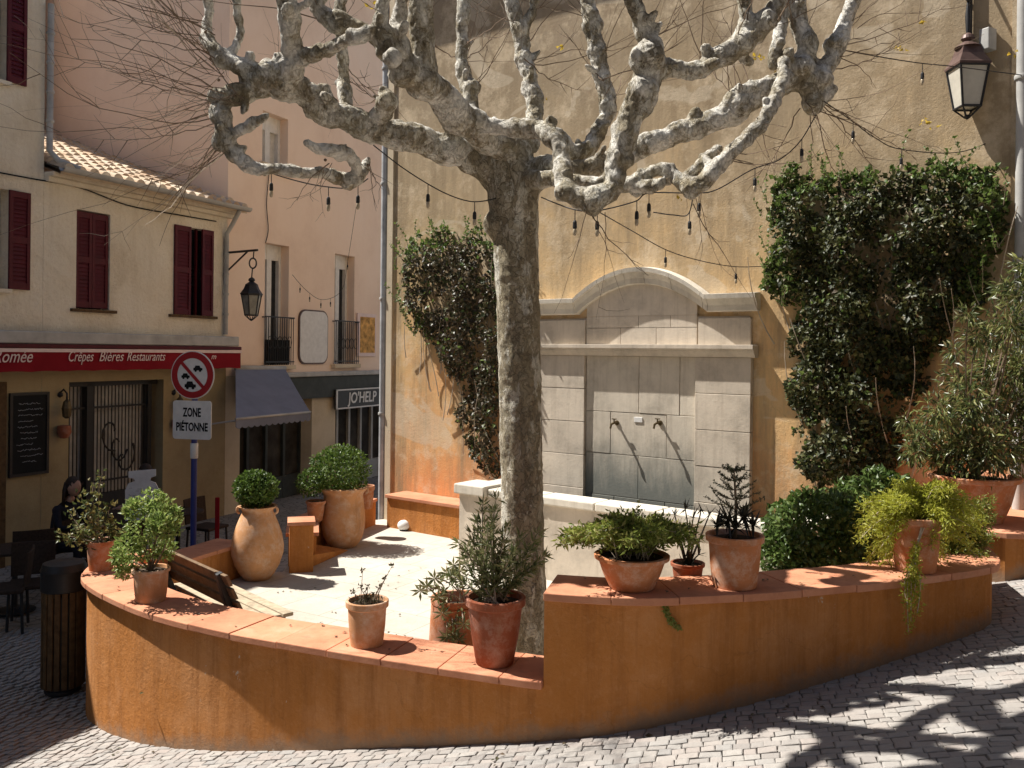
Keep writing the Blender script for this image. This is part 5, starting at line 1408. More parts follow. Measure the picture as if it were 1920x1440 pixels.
# ------------------------------------------------------------------ plane tree
random.seed(42)
tr = thing('plane_tree', 'knotty pollarded plane tree with pale mottled bark and bare twisting limbs', 'tree', (.05, 6.7, FLOOR))
KD = 1.0
def kd_(Y): return 6.7+(Y-6.7)*KD
def limb_obj(name, tubes, knobs, parent, vox=.012, amp=.012, mat=M['bark'], gn=1.0):
    mb = MB()
    for tb in tubes:
        tb = [(a, b, kd_(Y), r) for a, b, Y, r in tb]
        pts = [P(a, b, Y) for a, b, Y, r in tb]; rr = [PR(r, Y)*(.88 if gn > .5 else 1) for a, b, Y, r in tb]
        cp = catmull([tuple(p) for p in pts], 6)
        rs_ = []
        for i in range(len(pts)-1):
            for k in range(6): rs_.append(rr[i]+(rr[i+1]-rr[i])*k/6)
        rs_.append(rr[-1])
        # gnarled: lumps along the limb
        off = R(0, 50)
        cp2 = [p + Vector((noise.noise((i*.2+off,1,0)), noise.noise((i*.2+off,5,0)), noise.noise((i*.2+off,9,0))))*rs_[i]*.42*gn*(0 if i in (0,) else 1) for i, p in enumerate(cp)]
        rs_ = [max(.006, q*(1+.2*gn*noise.noise((i*.27+off, 3, 3)))) for i, q in enumerate(rs_)]
        mb.tube(cp2, rs_, 14)
        mb.sphere(cp2[0], rs_[0]*.98, sub=2); mb.sphere(cp2[-1], rs_[-1]*.98, sub=2)
        if gn > .5:                          # pruning stubs and burrs
            for _ in range(max(2, len(cp2)//7)):
                i = random.randint(2, len(cp2)-2); rr_ = rs_[i]; ax = (cp2[i+1]-cp2[i-1]).normalized() if i+1 < len(cp2) else Vector((0,0,1))
                d = rvec() + Vector((0,0,.9)); d = (d - ax*d.dot(ax)).normalized()
                if R(0,1) < .55:
                    q_ = R(.38,.6)*rr_; l_ = rr_*R(1.3,2.1); mb.tube([cp2[i], cp2[i]+d*l_*.6+ax*l_*.15, cp2[i]+d*l_+ax*l_*.4], [q_*1.3, q_, q_*.85], 10)
                    mb.sphere(cp2[i]+d*l_+ax*l_*.4, q_*.95, 1, 1, .8, 1)
                else: mb.sphere(cp2[i]+d*rr_*.75, rr_*R(.42,.7), R(.8,1.2), R(.8,1.2), R(.8,1.2), 2)
    for (a, b, Y, r) in knobs:
        Y = kd_(Y)
        mb.sphere(P(a, b, Y), PR(r, Y)*.9, R(.85,1.2), R(.85,1.2), R(.85,1.2), 2)
    if gn > .5: mat = M['bark_pale']; amp *= 1.35
    o = obj(name, mb, mat, parent)
    m1 = o.modifiers.new('r', 'REMESH'); m1.mode = 'VOXEL'; m1.voxel_size = vox
    m2 = o.modifiers.new('s', 'SMOOTH'); m2.factor = .5; m2.iterations = 3
    to_mesh_obj(o); me = o.data; base = wloc(parent)
    nrs = [v.normal.copy() for v in me.vertices]
    for v, nr in zip(me.vertices, nrs):
        q = v.co + base
        d = noise.noise(q*6)*amp*.9 + noise.noise(q*17)*amp*.7 + noise.noise(q*38)*amp*.4
        v.co += nr*d
    me.polygons.foreach_set('use_smooth', [True]*len(me.polygons)); me.update()
    if not me.materials: me.materials.append(mat)
    return o
def twigs(par, spots, dirs=None, mat=M['twig'], n=16, L=(.5,1.3), r=.0026, fan=.62):
    n = max(4, int(n*.55))
    for (a, b, Y, du, dv) in spots:
        mb = MB(); p0 = P(a, b, kd_(Y)); mb.sphere(p0, .012, sub=1)
        for _ in range(n):
            d = Vector((du, R(-.7,.7), dv)).normalized() + rvec()*fan; d.normalize(); l_ = R(*L)
            cur = rvec()*.8; up_ = Vector((0,0,R(.0,.5))); pts = []; q = p0 + rvec()*.07
            for i in range(9):
                pts.append(q.copy()); q = q + (d + cur*(i/9) + up_*(i/9) + rvec()*.16)*l_/8
            rr = r*R(.5,1.9); mb.tube(pts, [rr*(1-.72*i/8) for i in range(9)], 4, cap=False)
            for _f in range(random.choice((0,1,1,2,3))):
                i = random.randint(2,7); dd = (d+rvec()*.9).normalized(); q = pts[i].copy(); fp = []
                for k in range(5): fp.append(q.copy()); q = q + (dd + rvec()*.3 + Vector((0,0,.12*k)))*l_*R(.05,.11)
                mb.tube(fp, [rr*.6*(1-.15*k) for k in range(5)], 4, cap=False)
        obj('twigs', mb, mat, par, recalc=False)
TY = 6.7
limb_obj('trunk', [[(985,1290,TY,46),(984,1150,TY,42),(981,1000,TY,40),(977,850,TY,40),(974,700,TY,40),(971,560,TY,41),(967,440,TY,44),(962,370,TY,48),(958,320,TY,48),(955,285,TY,44)],
                   [(950,350,TY,34),(915,310,TY,36),(880,290,TY,34)], [(970,360,TY,34),(1015,320,TY-.1,28),(1040,312,TY-.2,22)], [(955,300,TY,38),(920,262,TY-.05,34),(895,245,TY-.08,32)]],
         [(935,420,TY-.02,30),(985,330,TY,42),(955,255,TY,30)], tr, .016, .009, gn=.15)
# left lower limb
KD = 3.6
l1 = limb_obj('limb', [[(900,300,TY,34),(850,278,6.68,33),(780,262,6.65,30),(710,245,6.62,30),(640,222,6.6,28),(590,192,6.58,28),(555,165,6.55,30),(500,135,6.55,34)],
    [(560,165,6.55,28),(510,150,6.5,28),(485,140,6.5,24)],
    [(545,115,6.5,24),(545,60,6.45,24),(540,0,6.42,23),(530,-70,6.4,22)], [(545,120,6.5,18),(600,95,6.45,16),(660,72,6.4,16),(700,58,6.4,15)],
    [(650,222,6.6,17),(646,170,6.62,15),(642,120,6.62,14),(638,50,6.6,14),(640,-40,6.6,13)],
    [(480,140,6.5,20),(440,120,6.5,17),(405,95,6.5,16),(385,62,6.52,13),(392,20,6.52,11),(380,-50,6.5,9)], [(430,110,6.5,11),(450,60,6.52,10),(445,0,6.5,9),(440,-60,6.5,8)],
    [(495,165,6.52,22),(440,175,6.5,24),(415,200,6.5,20),(420,240,6.5,20),(435,285,6.5,18),(480,312,6.5,14),(540,322,6.52,12),(600,324,6.55,12),(640,335,6.58,16),(672,335,6.6,15),(690,300,6.62,7)],
    [(430,262,6.5,12),(465,235,6.48,12),(500,216,6.46,8)],
    [(575,268,6.5,10),(610,280,6.52,13),(650,285,6.54,14),(672,318,6.58,13)]],
    [(530,150,6.52,38),(480,145,6.52,32),(410,180,6.5,22),(420,265,6.5,24),(440,290,6.5,20),(655,340,6.58,18),(545,130,6.5,30),(640,290,6.54,15),(415,110,6.5,18),(590,200,6.58,26)], tr)
twigs(l1, [(395,110,6.5,-1,.35),(410,150,6.5,-1,.15),(415,200,6.5,-1,-.12),(425,250,6.5,-1,-.35),(385,60,6.5,-.7,.7),(440,180,6.48,-.8,.5)], n=17, L=(.5,1.5), mat=M['twig'])
twigs(l1, [(410,200,6.5,-1,-.45),(420,270,6.5,-.9,-.3),(400,120,6.5,-.9,.3)], n=9, L=(.5,1.1), mat=M['twig_pale'])
twigs(l1, [(540,10,6.42,-.2,1),(640,20,6.6,.1,1),(690,310,6.6,.2,-.6),(610,300,6.5,0,-1),(545,120,6.5,.3,.8)], n=8, L=(.3,.7))
# upper-left limb
KD = 2.1
l2 = limb_obj('limb', [[(950,285,TY-.05,34),(900,245,6.55,34),(850,205,6.45,34),(800,160,6.35,34),(755,115,6.28,30),(725,75,6.22,24),(712,40,6.2,18),(725,-30,6.2,15)],
    [(800,165,6.35,28),(795,100,6.32,27),(790,40,6.3,27),(785,-60,6.28,25)], [(735,110,6.25,22),(690,60,6.25,14),(640,45,6.25,24),(600,25,6.25,16),(580,-30,6.25,13)], [(760,120,6.28,24),(745,60,6.25,18),(752,0,6.25,14),(750,-60,6.2,12)],
    [(720,170,6.45,12),(722,205,6.5,22),(700,230,6.55,20)],
    [(890,240,6.6,20),(882,185,6.65,18),(868,130,6.68,15),(866,60,6.7,13),(872,-50,6.7,13)]],
    [(730,95,6.22,28),(760,135,6.28,34),(885,165,6.65,22),(735,110,6.15,22),(712,70,6.2,18),(640,40,6.25,22),(790,150,6.3,30),(725,190,6.45,22)], tr)
twigs(l2, [(720,40,6.2,-.3,.8),(620,40,6.25,-.6,.6),(790,10,6.3,.2,1),(885,160,6.65,.5,.8),(868,100,6.68,.6,.4),(720,190,6.45,-.4,.2)], n=9, L=(.4,1.0))
# centre rear upright
KD = 1.5
l3 = limb_obj('limb', [[(990,270,TY+.1,24),(1003,215,6.9,20),(995,160,6.95,18),(983,110,7.0,18),(975,60,7.0,17),(960,10,7.0,15),(950,-60,7.0,14)], [(978,60,7.0,12),(1000,15,7.0,9),(1005,-50,7.0,8)]], [(982,110,7,22),(975,55,7,19),(990,165,6.95,20)], tr)
twigs(l3, [(985,110,7,.6,.4),(975,50,7,-.6,.4),(1000,10,7,.4,.8)], n=10, L=(.5,1.1))
# sunlit front limb curling down and up
KD = 1.5
l4 = limb_obj('limb', [[(915,238,6.45,19),(960,240,6.42,20),(1010,243,6.35,21),(1040,262,6.28,21),(1052,305,6.2,20),(1062,350,6.12,22),(1100,372,6.08,25),(1145,352,6.08,24),(1160,300,6.08,24),(1172,250,6.08,26),(1195,200,6.08,30),(1215,150,6.08,32),(1222,100,6.08,26),(1205,45,6.06,20),(1188,0,6.05,19),(1170,-60,6.05,17)],
    [(1030,255,6.3,13),(1042,225,6.3,8)],
    [(1225,125,6.08,26),(1275,135,6.1,20),(1330,118,6.12,22),(1385,85,6.15,24),(1425,50,6.15,24),(1455,10,6.15,20),(1470,-60,6.15,17)], [(1390,80,6.15,20),(1398,30,6.15,17),(1392,-50,6.15,15)]],
    [(1215,110,6.05,34),(1205,170,6.06,32),(1110,378,6.06,27),(1062,360,6.1,25),(1395,80,6.12,26),(1440,40,6.12,24),(1165,300,6.07,25)], tr)
twigs(l4, [(1225,90,6.08,.5,.8),(1400,60,6.1,.1,1),(1330,110,6.1,0,1),(1450,30,6.1,.6,.8),(1120,385,6.06,.1,-1)], n=9, L=(.4,1.0))
# rear right upright
KD = 1.4
l5 = limb_obj('limb', [[(1010,318,6.75,22),(1060,300,6.85,18),(1105,275,6.92,16),(1128,235,6.98,17),(1140,200,7.0,18),(1130,150,7.02,18),(1122,100,7.05,18),(1108,45,7.05,18),(1105,0,7.05,17),(1100,-60,7.05,16)], [(1110,270,6.9,14),(1080,285,6.8,18),(1045,250,6.75,13)]],
    [(1120,95,7.05,22),(1138,200,7.0,20),(1112,50,7.05,21)], tr)
twigs(l5, [(1125,100,7.05,.6,.5),(1110,30,7.05,-.5,.6),(1140,200,7,.8,.5)], n=10, L=(.5,1.2))
# long right limb
KD = 1.0
l6 = limb_obj('limb', [[(1020,325,6.72,26),(1090,318,6.75,20),(1150,300,6.78,22),(1210,272,6.8,24),(1270,250,6.8,24),(1330,232,6.8,25),(1385,205,6.78,26),(1440,170,6.75,26),(1490,140,6.72,24),(1510,95,6.7,22),(1500,45,6.7,20),(1492,-10,6.7,18),(1490,-70,6.7,16)],
    [(1360,215,6.78,20),(1378,175,6.76,15),(1425,160,6.72,14),(1462,150,6.7,13)],
    [(1490,150,6.72,24),(1535,140,6.7,20),(1568,95,6.7,18),(1585,45,6.7,17),(1600,0,6.7,16),(1610,-70,6.7,14)], [(1500,150,6.7,20),(1535,185,6.7,18),(1560,170,6.7,12)], [(1450,120,6.68,14),(1462,60,6.68,14),(1470,0,6.68,12)]],
    [(1500,130,6.7,32),(1535,150,6.7,28),(1385,195,6.76,26),(1525,195,6.7,22),(1565,85,6.7,21),(1480,150,6.72,26)], tr)
twigs(l6, [(1560,100,6.7,.8,.5),(1540,190,6.7,.8,-.2),(1520,200,6.7,.3,-1),(1500,60,6.7,-.2,1),(1590,60,6.7,.8,.7),(1380,180,6.76,-.1,1)], n=10, L=(.4,1.1))
# low right limb with the V
KD = 1.9
l7 = limb_obj('limb', [[(1000,335,6.6,22),(1060,338,6.5,17),(1120,345,6.45,16),(1180,345,6.42,18),(1230,318,6.4,15),(1262,325,6.38,15),(1290,350,6.35,20),(1320,340,6.33,19),(1350,305,6.32,17),(1390,270,6.32,17),(1425,235,6.34,16),(1450,190,6.36,15),(1465,150,6.4,14),(1468,115,6.45,10)],
    [(1285,335,6.36,14),(1320,300,6.38,13),(1350,278,6.4,10)], [(1190,345,6.42,14),(1215,352,6.38,14),(1240,340,6.36,12)]],
    [(1298,352,6.34,24),(1195,350,6.42,20),(1400,262,6.32,18)], tr)
twigs(l7, [(1300,365,6.34,.2,-1),(1420,240,6.34,.6,-.4),(1350,290,6.32,.5,-.7)], n=7, L=(.3,.7))
KD = 1.0
def limb_w(name, tubes, parent, vox=.018):
    conv = lambda t: [((p[0]/p[1]*F_PX+HX), HY-(p[2]-EYE)/p[1]*F_PX, p[1], p[3]/p[1]*F_PX) for p in t]
    return limb_obj(name, [conv(t) for t in tubes], [conv([(t[-1][0], t[-1][1], t[-1][2], t[-1][3]*1.5)])[0] for t in tubes], parent, vox)
limb_w('limb', [[(-.60,5.78,5.5,.085),(-.58,5.65,5.9,.085),(-.45,5.5,6.3,.075),(-.35,5.3,6.9,.06)],[(-.58,5.6,5.95,.07),(-.15,5.4,6.25,.06),(.15,5.2,6.7,.05)],[(-.58,5.62,5.9,.06),(-.95,5.3,6.3,.055),(-1.1,5.1,6.8,.05)]], tr)
limb_w('limb', [[(.72,5.72,5.35,.075),(.70,5.5,5.8,.08),(.5,5.2,6.2,.07),(.3,5.0,6.7,.06)],[(.69,5.45,5.85,.06),(1.1,5.2,6.2,.06),(1.3,5.0,6.7,.05)],[(.6,5.35,5.95,.06),(.1,5.0,6.1,.05),(-.3,4.9,6.4,.05)]], tr)
limb_w('limb', [[(-1.45,5.65,5.4,.075),(-1.42,5.5,5.8,.08),(-1.2,5.2,6.2,.07),(-1.0,5.0,6.8,.06)],[(-1.4,5.45,5.85,.06),(-1.8,5.2,6.2,.055),(-2.0,5.0,6.7,.05)]], tr)
limb_w('limb', [[(-.58,5.65,5.8,.09),(-.7,5.3,5.75,.10),(-.45,4.95,5.6,.10),(-.1,4.75,5.65,.09),(.15,4.6,5.9,.07)],[(-.45,5.0,5.6,.09),(-.9,4.8,5.65,.09),(-1.3,4.85,5.8,.08)],[(-.1,4.78,5.65,.08),(.1,5.1,5.6,.07),(.45,5.2,5.75,.07)]], tr)
limb_w('limb', [[(-1.42,5.5,5.7,.09),(-1.3,5.25,5.6,.10),(-1.0,5.05,5.55,.10),(-.75,4.75,5.6,.09),(-.55,4.55,5.8,.07)],[(-1.1,5.1,5.55,.09),(-.7,5.45,5.6,.08),(-.2,5.55,5.65,.09),(.2,5.75,5.75,.08)],[(-1.35,5.3,5.6,.08),(-1.75,5.0,5.7,.08),(-1.6,4.7,5.9,.06)]], tr)
limb_w('limb', [[(.70,5.5,5.7,.09),(.45,5.4,5.6,.095),(.2,5.15,5.6,.09),(.3,4.9,5.7,.08)],[(.5,5.42,5.6,.08),(.9,5.1,5.65,.08),(1.0,4.8,5.8,.07)],[(.2,5.3,5.62,.08),(-.25,5.2,5.6,.085),(-.6,5.1,5.7,.07)]], tr)
limb_w('limb', [[(1.45,5.8,5.4,.07),(1.5,5.6,5.8,.075),(1.3,5.3,6.2,.065),(1.2,5.1,6.7,.05)],[(1.5,5.6,5.85,.06),(1.9,5.4,6.2,.05)]], tr)
lf = MB()
for px, py, Y in ((695,12,6.2),(700,5,6.2),(1420,105,7.0),(1425,112,7.0),(1735,42,7.2),(1690,95,7.2),(1680,90,7.2),(1450,130,7.0),(1270,375,7),(1895,100,7.6),(1730,230,7.6),(1750,235,7.6),(1740,225,7.6),(1050,90,7.2),(1020,190,7.2)):
    for _ in range(3): lf.leaf(P(px+R(-8,8), py+R(-6,6), Y), rvec(), rvec(), R(.03,.05), R(.025,.038))
obj('last_leaves', lf, M['yellow_leaf'], tr, recalc=False)
# long fine twigs crossing the wall area, rooted in limbs
for (p0, p1) in (((1565,90,6.7),(1780,5,7.4)),((1560,130,6.7),(1700,70,7.2)),((1540,190,6.7),(1640,330,7.2)),((1540,190,6.7),(1720,300,7.4)),((1500,200,6.7),(1420,330,7.0)),((1530,200,6.7),(1600,380,7.2)),((1130,150,7.0),(1290,60,7.3)),((1130,150,7.0),(1060,60,7.3)),((870,110,6.7),(950,40,7.0)),((870,110,6.7),(790,60,6.9)),((985,110,7),(1090,170,7.3)),((1390,190,6.8),(1300,90,7.1)),((1400,150,6.8),(1350,20,7.0)),((1210,60,6.1),(1270,10,6.3)),((400,100,6.5),(90,20,6.6)),((400,180,6.5),(100,90,6.5)),((410,190,6.5),(200,130,6.5)),((390,70,6.5),(180,5,6.4)),((395,90,6.5),(240,30,6.4)),((415,230,6.5),(170,260,6.4)),((430,280,6.5),(270,330,6.4)),((420,260,6.5),(330,350,6.4)),((640,100,6.6),(740,190,6.7)),((720,190,6.5),(640,140,6.5))):
    mb = MB(); a, b = P(*p0), P(*p1); m_ = a.lerp(b,.5) + Vector((R(-.1,.1), R(-.1,.1), R(-.18,.0)))
    pts = [a*(1-q)**2+m_*2*q*(1-q)+b*q*q + rvec()*.012 for q in [i/11 for i in range(12)]]
    mb.tube(pts, [.005*(1-.7*i/11) for i in range(12)], 5, cap=False)
    for i in range(4, 11):
        dd = ((b-a).normalized() + rvec()*.9).normalized(); l_ = R(.08,.35); mb.tube([pts[i]+dd*l_*k/4+Vector((0,0,.03*k*k/16)) for k in range(5)], [.0032*(1-.18*k) for k in range(5)], 4, cap=False)
    obj('long_twig', mb, M['twig'], tr, recalc=False)

# ------------------------------------------------------------------ festoon strings
bm_s, bm_g = MB(), MB()
bm_s.lathe([(.003,0),(.003,-.07),(.010,-.075),(.0135,-.085),(.0145,-.12),(.012,-.13)], 10, (0,0,0))
bm_g.lathe([(.010,-.126),(.013,-.14),(.014,-.155),(.010,-.172),(.003,-.178)], 10, (0,0,0))
first = {}
def string(label, ctrl, bulbs, sag=.03, r=.0045):
    pts = [P(*c_) for c_ in ctrl]; t = thing('string_lights', label, 'string lights', pts[0], 'strings of bulbs in and around the tree')
    cp = catmull([tuple(p) for p in pts], 10); mb = MB(); mb.tube(cp, r, 5); obj('cable', mb, M['black'], t)
    for (bx, by) in bulbs:
        best = min(cp, key=lambda q: abs((q.x/q.y*F_PX+960)-bx))
        if 'b' not in first:
            s_ = obj('bulb', bm_s, M['black'], None); s_.parent = t; g_ = obj('glass', bm_g, M['bulb'], None, smooth=True); g_.parent = s_; first['b'] = s_; first['g'] = g_
        else:
            s_ = first['b'].copy(); COL.objects.link(s_); s_.parent = t; g_ = first['g'].copy(); COL.objects.link(g_); g_.parent = s_
        s_.location = best - t.location
string('string of bulbs drooping under the leftmost limb', [(440,290,6.45),(503,322,6.4),(560,340,6.4),(611,350,6.4),(660,352,6.42),(690,335,6.5)], [(503,345),(611,383),(668,370)])
string('string of bulbs from the left limb down to the trunk', [(700,272,6.35),(760,318,6.4),(830,360,6.45),(885,378,6.48),(930,372,6.5)], [(885,410),(800,380)])
string('string of bulbs along the underside of the right limbs', [(1015,370,6.4),(1073,392,6.0),(1120,395,6.0),(1190,378,6.1),(1217,362,6.2),(1305,362,6.25),(1345,355,6.4),(1410,318,6.5),(1460,300,6.6),(1500,265,6.6),(1530,215,6.65)], [(1073,410),(1120,405),(1190,400),(1215,380),(1305,385),(1410,340),(1500,290)])
string('long string of bulbs from the curled limb to the ivy above the fountain arch', [(1110,390,6.05),(1180,430,7.4),(1248,468,8.6),(1310,488,9.0),(1380,500,9.2),(1450,498,9.3)], [(1248,490),(1380,515)])
string('short string with one bulb under the V of the right limb', [(1225,398,6.6),(1262,403,6.6),(1290,402,6.6),(1300,365,6.4)], [(1290,430)])
string('string of bulbs from the right limb past the big lantern', [(1560,90,6.65),(1640,105,6.9),(1722,118,7.2),(1800,126,7.5),(1925,142,7.9)], [(1722,150)])
string('string of bulbs from the right limb to the top of the ivy', [(1545,190,6.65),(1595,225,6.9),(1640,258,7.2),(1690,280,7.5),(1800,285,8.0),(1890,250,8.3)], [(1595,255),(1687,300)])
string('fairy light string along the pink house between its balcony windows', [(548,515,17.6),(575,545,17.8),(605,562,18.1),(640,545,18.4),(652,490,18.5),(672,360,18.4)], [(560,530),(580,550),(600,560),(620,556),(650,500)])

# ------------------------------------------------------------------ cafe furniture and guests
def chair_parts():
    root = thing('cafe_chair', '', 'chair')
    mb = MB(); mb.box((0,0,.45), (.44,.42,.04)); obj('seat', mb, M['rattan'], root, bevel=.01)
    mb = MB()
    vs = []
    for i in range(9):
        a = -1.0+2.0*i/8; x = .22*math.sin(a)/math.sin(1); y = .20+.05*(math.cos(a)-.54)
        vs += [(x, y, .50), (x, y+.04, .86), (x, y+.06, .86), (x, y+.02, .50)]
    mb.add(vs, [(i*4+k, (i+1)*4+k, (i+1)*4+(k+1)%4, i*4+(k+1)%4) for i in range(8) for k in range(4)] + [(0,1,2,3), (35,34,33,32)]); obj('backrest', mb, M['rattan'], root)
    for x, y in ((-.19,-.18),(.19,-.18),(-.19,.19),(.19,.19)):
        mb = MB(); mb.tube([(x,y,.44),(x*1.08,y*1.08,0)], .016, 8); obj('leg', mb, M['black'], root)
    return root
def table_parts():
    root = thing('cafe_table', '', 'table')
    mb = MB(); mb.lathe([(.33,.70),(.345,.705),(.345,.73),(.33,.735),(.01,.736)], 32, (0,0,0)); obj('tabletop', mb, M['rattan'], root, smooth=True, sharp=30)
    mb = MB(); mb.lathe([(.03,.03),(.03,.70)], 14, (0,0,0)); obj('leg', mb, M['black'], root)
    mb = MB(); mb.lathe([(.22,0),(.22,.015),(.05,.03),(.04,.05)], 24, (0,0,0)); obj('base', mb, M['black'], root, smooth=True, sharp=30)
    return root
def copy_tree(o, par=None):
    c = o.copy(); COL.objects.link(c)
    if par: c.parent = par
    for ch in list(o.children): copy_tree(ch, c)
    return c
ch0, tb0 = chair_parts(), table_parts(); used = [False, False]
def place(k, src, x, y, rz, label, group):
    o = src if not used[k] else copy_tree(src); used[k] = True
    o.location = (x, y, g0(x,y)); o.rotation_euler = (0,0,rz); o['label'] = label; o['group'] = group
    return o
def at_ground(px, Y): q = P(px, 900, Y); return q.x, q.y
gc, gt = 'dark chairs of the cafe terrace', 'round tables of the cafe terrace'
SEATS = []
place(1, tb0, *at_ground(170, 11.6), 0, 'round dark table under the barred window, left of the white menu stand', gt)
place(1, tb0, *at_ground(30, 10.2), 0, 'round dark table at the left edge in deep shade', gt)
place(1, tb0, *at_ground(335, 12.6), 0, 'round dark table behind the blue sign pole', gt)
for px, Y, rz, lab in ((100, 11.35, -1.9, 'dark chair carrying the long-haired guest at the left table'), (300, 12.6, 1.6, 'dark chair carrying the guest beside the white menu stand'), (60, 9.7, .4, 'dark chair at the left edge nearest the litter bin'), (10, 9.5, -1.2, 'dark chair cut by the left edge of the photo'),
    (205, 10.9, 2.9, 'dark chair with its back to the feathery plant'), (390, 12.9, 1.2, 'dark chair right of the blue sign pole'), (62, 10.8, -2.6, 'dark chair under the chalkboard'), (240, 12.4, -1.4, 'dark chair behind the white menu stand')):
    place(0, ch0, *at_ground(px, Y), rz, lab, gc)
# white menu stand
mx_, my_ = at_ground(267, 11.8); mz = g0(mx_, my_)
t = thing('menu_stand', 'white patterned menu stand with a shaped top among the cafe tables', 'sign', (mx_, my_, mz))
Mf = Frame((mx_, my_), (1, .25), (.25, -1))
prof = [(-.2,.75),(.2,.75),(.21,1.15),(.17,1.24),(.10,1.27),(.11,1.31),(.17,1.33),(.17,1.42),(-.17,1.40),(-.17,1.32),(-.10,1.30),(-.09,1.27),(-.17,1.24),(-.21,1.15)]
zt_ = P(267, 880, 11.8).z - mz; k_ = zt_/1.42
mb = MB(); n = len(prof); mb.add([Mf.pt(a, o_, mz+b*k_) for o_ in (0,.03) for a, b in prof], [tuple(range(n))[::-1], tuple(range(n,2*n))]+[(i,(i+1)%n,n+(i+1)%n,n+i) for i in range(n)])
obj('panel', mb, M['white'], t)
mb = MB()
for s_ in (-.16,.16): mb.tube([Mf.pt(s_, .015, mz+.8*k_), Mf.pt(s_*1.3, .12, mz)], .014, 8); mb.tube([Mf.pt(s_, .015, mz+.8*k_), Mf.pt(s_*1.3, -.22, mz)], .014, 8)
obj('legs', mb, M['black'], t)
mb = MB()
for i in range(26): 
    a, b = R(-.17,.15), R(.8,1.2); mb.tube([Mf.pt(a+R(0,.04)*k, .033, mz+(b+R(-.012,.012))*k_) for k in range(3)], .004, 4)
obj('printed_pattern', mb, M['grey_trim'], t)
# red post
rx, ry = at_ground(408, 12.2); t = thing('menu_holder', 'slim dark red menu post right of the blue sign pole', 'post', (rx, ry, g0(rx,ry)))
mb = MB(); mb.box((rx, ry, g0(rx,ry)+.5), (.06,.05,1.0), .3); obj('post', mb, M['valance'], t, bevel=.01)
mb = MB(); mb.box((rx, ry, g0(rx,ry)+.02), (.3,.3,.04), .3); obj('base', mb, M['black'], t, bevel=.01)

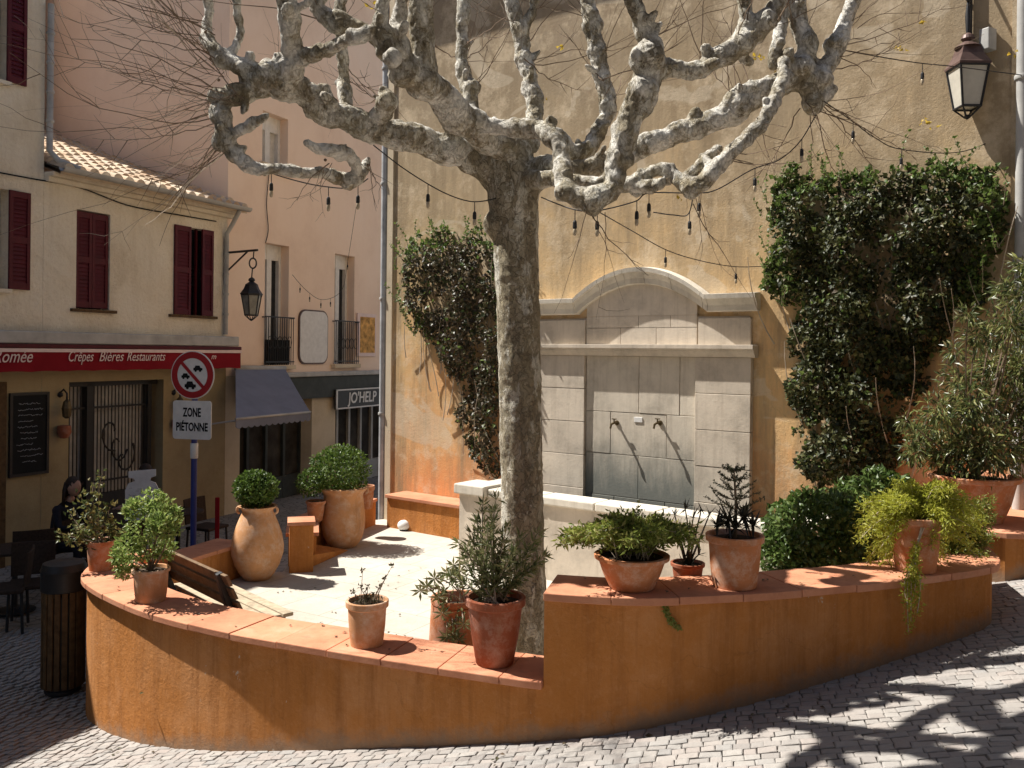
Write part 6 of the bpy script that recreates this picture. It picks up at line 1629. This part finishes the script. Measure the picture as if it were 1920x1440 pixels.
def person(x, y, rz, label, clothm, hairlong, lean=.15):
    z = g0(x, y); root = thing('person', label, 'person', (x, y, z)); 
    Rz = Matrix.Rotation(rz, 3, 'Z')
    nodes = {'pel':(0,0,.52,.13), 'wai':(0,-.02-lean*.1,.70,.115), 'che':(0,-.05-lean*.3,.92,.135), 'nec':(0,-.07-lean*.5,1.10,.055), 'hd':(0,-.10-lean*.6,1.16,.05)}
    E = [('pel','wai'),('wai','che'),('che','nec'),('nec','hd')]
    for s_, q in ((-1,'l'),(1,'r')):
        nodes['hip'+q] = (s_*.09,-.06,.51,.085); nodes['kn'+q] = (s_*.12,-.46,.53,.06); nodes['an'+q] = (s_*.12,-.44,.10,.042); nodes['to'+q] = (s_*.13,-.62,.05,.035)
        nodes['sh'+q] = (s_*.17,-.06-lean*.35,1.02,.058); nodes['el'+q] = (s_*.23,-.17-lean*.4,.78,.043); nodes['wr'+q] = (s_*.12,-.40-lean*.3,.79,.03); nodes['pa'+q] = (s_*.10,-.47-lean*.3,.785,.032)
        E += [('pel','hip'+q),('hip'+q,'kn'+q),('kn'+q,'an'+q),('an'+q,'to'+q),('che','sh'+q),('sh'+q,'el'+q),('el'+q,'wr'+q),('wr'+q,'pa'+q)]
        for f in range(5):
            a0 = nodes['pa'+q]; fl_ = (.05,.075,.08,.075,.06)[f]; fx = s_*(-.035+.017*f) if f else -s_*.04
            nodes['f%d%s' % (f,q)] = (a0[0]+fx*.8, a0[1]-.03-fl_*.5, a0[2]+.004, .0095); nodes['g%d%s' % (f,q)] = (a0[0]+fx, a0[1]-.03-fl_, a0[2]-.012, .008)
            E += [('pa'+q,'f%d%s' % (f,q)), ('f%d%s' % (f,q),'g%d%s' % (f,q))]
    names = list(nodes); me = bpy.data.meshes.new('body')
    me.from_pydata([Rz @ Vector(nodes[k][:3]) for k in names], [(names.index(a), names.index(b)) for a, b in E], [])
    o = bpy.data.objects.new('body', me); COL.objects.link(o); o.parent = root
    m1 = o.modifiers.new('k','SKIN'); m1.use_smooth_shade = True
    for i, k in enumerate(names):
        o.data.skin_vertices[0].data[i].radius = (nodes[k][3],)*2; o.data.skin_vertices[0].data[i].use_root = (k == 'pel')
    m2 = o.modifiers.new('s','SUBSURF'); m2.levels = 1; m2.render_levels = 1
    to_mesh_obj(o)
    # head with a face joined to the same mesh
    hd = Vector(nodes['hd'][:3]) + Vector((0,-.015,.115))
    bm = bmesh.new(); bm.from_mesh(o.data)
    r0 = bmesh.ops.create_icosphere(bm, subdivisions=3, radius=1)
    for v in r0['verts']:
        d = v.co.copy(); q = Vector((d.x*.076, d.y*.094, d.z*.118))
        if d.y < 0:
            q.x *= 1-.18*max(0,-d.z)
            if abs(d.x) < .22 and -.35 < d.z < .2: q.y -= .022*(1-abs(d.x)/.22)*(1 - abs(d.z+.15)/.4)      # nose
            for ex in (-.38,.38):
                e = math.hypot(d.x-ex, d.z-.08)
                if e < .22: q.y += .010*(1-e/.22)                                                          # eye sockets
            if abs(d.x) < .3 and abs(d.z+.48) < .07: q.y -= .006                                            # lips
            if d.z < -.75: q.y -= .012                                                                      # chin
        if abs(d.x) > .92 and abs(d.z) < .3: q.x *= 1.14                                                    # ears
        v.co = Rz @ (hd + q)
    bm.to_mesh(o.data); bm.free(); me = o.data; me.materials.clear(); me.materials.append(clothm); me.materials.append(M['skin'])
    Ri = Rz.inverted()
    for p in me.polygons:
        c_ = Ri @ p.center; p.use_smooth = True
        p.material_index = 1 if (c_.z > 1.09 or (c_.y < -.40-lean*.3 and .7 < c_.z < .86)) else 0
    hb = MB(); base = Vector((x,y,z))
    hb.sphere(base + Rz @ (hd+Vector((0,.018,.022))), 1, .088, .098, .118, 3, 0, Rz)
    keep = MB(); 
    for f in hb.f:
        c_ = sum((hb.v[i] for i in f), Vector())/3; l_ = Ri @ (c_-base) - hd
        if l_.y > -.035 or l_.z > .062: keep.add([hb.v[i] for i in f], [(0,1,2)])
    if hairlong:
        for i in range(150):
            a = R(.1, math.pi-.1); st_ = hd+Vector((.085*math.cos(a), .03+.075*math.sin(a), R(-.02,.07)))
            pts = [st_, st_+Vector((.02*math.cos(a), .015, -.10)), st_+Vector((.01*math.cos(a)+R(-.02,.02), .02, -R(.18,.27)))]
            keep.tube([base + Rz @ q for q in pts], [.012,.011,.004], 5)
    obj('hair', keep, M['hair'], root, smooth=True)
    return root
x, y = at_ground(108, 11.35); person(x, y, 1.25, 'seated person in dark clothes with long dark hair at the left cafe table', M['cloth'], True, .25)
x, y = at_ground(302, 12.6); person(x, y, -1.5, 'seated person in dark clothes with short hair right of the white menu stand', M['cloth2'], False, .2)

bpy.data.scenes.remove(WORK)
# ------------------------------------------------------------------ camera, light, world
cam = bpy.data.cameras.new('camera'); co = bpy.data.objects.new('camera', cam); COL.objects.link(co)
cam.sensor_fit = 'HORIZONTAL'; cam.sensor_width = 36; cam.lens = 36*F_PX/1920; cam.clip_end = 1000; cam.clip_start = .05
cam.shift_x = 0; cam.shift_y = (HY-720)/1920
co.location = (0, 0, EYE)
co.matrix_world = Matrix.Translation((0,0,EYE)) @ Matrix.Rotation(math.radians(90), 4, 'X') @ Matrix.Rotation(ROLL, 4, 'Z')
sc.camera = co
EL = math.radians(55); sh = Vector((-.95, .31, 0)).normalized()
sdv = Vector((sh.x*math.cos(EL), sh.y*math.cos(EL), math.sin(EL)))
sun = bpy.data.lights.new('sun', 'SUN'); sun.energy = 5.0; sun.angle = math.radians(.5); sun.color = (1, .955, .88)
so = bpy.data.objects.new('sun', sun); COL.objects.link(so); so.rotation_euler = sdv.to_track_quat('Z', 'Y').to_euler(); so.location = sdv*30
wd = bpy.data.worlds.new('World'); sc.world = wd; wd.use_nodes = True; nt = wd.node_tree
sky = nt.nodes.new('ShaderNodeTexSky'); sky.sky_type = 'NISHITA'; sky.sun_disc = False; sky.sun_elevation = EL; sky.sun_rotation = math.atan2(sh.x, sh.y) % (2*math.pi)
bg = nt.nodes['Background']; bg.inputs[1].default_value = .053; nt.links.new(sky.outputs[0], bg.inputs[0])
sc.view_settings.view_transform = 'Standard'; sc.view_settings.look = 'None'; sc.view_settings.gamma = 1; sc.view_settings.exposure = .92
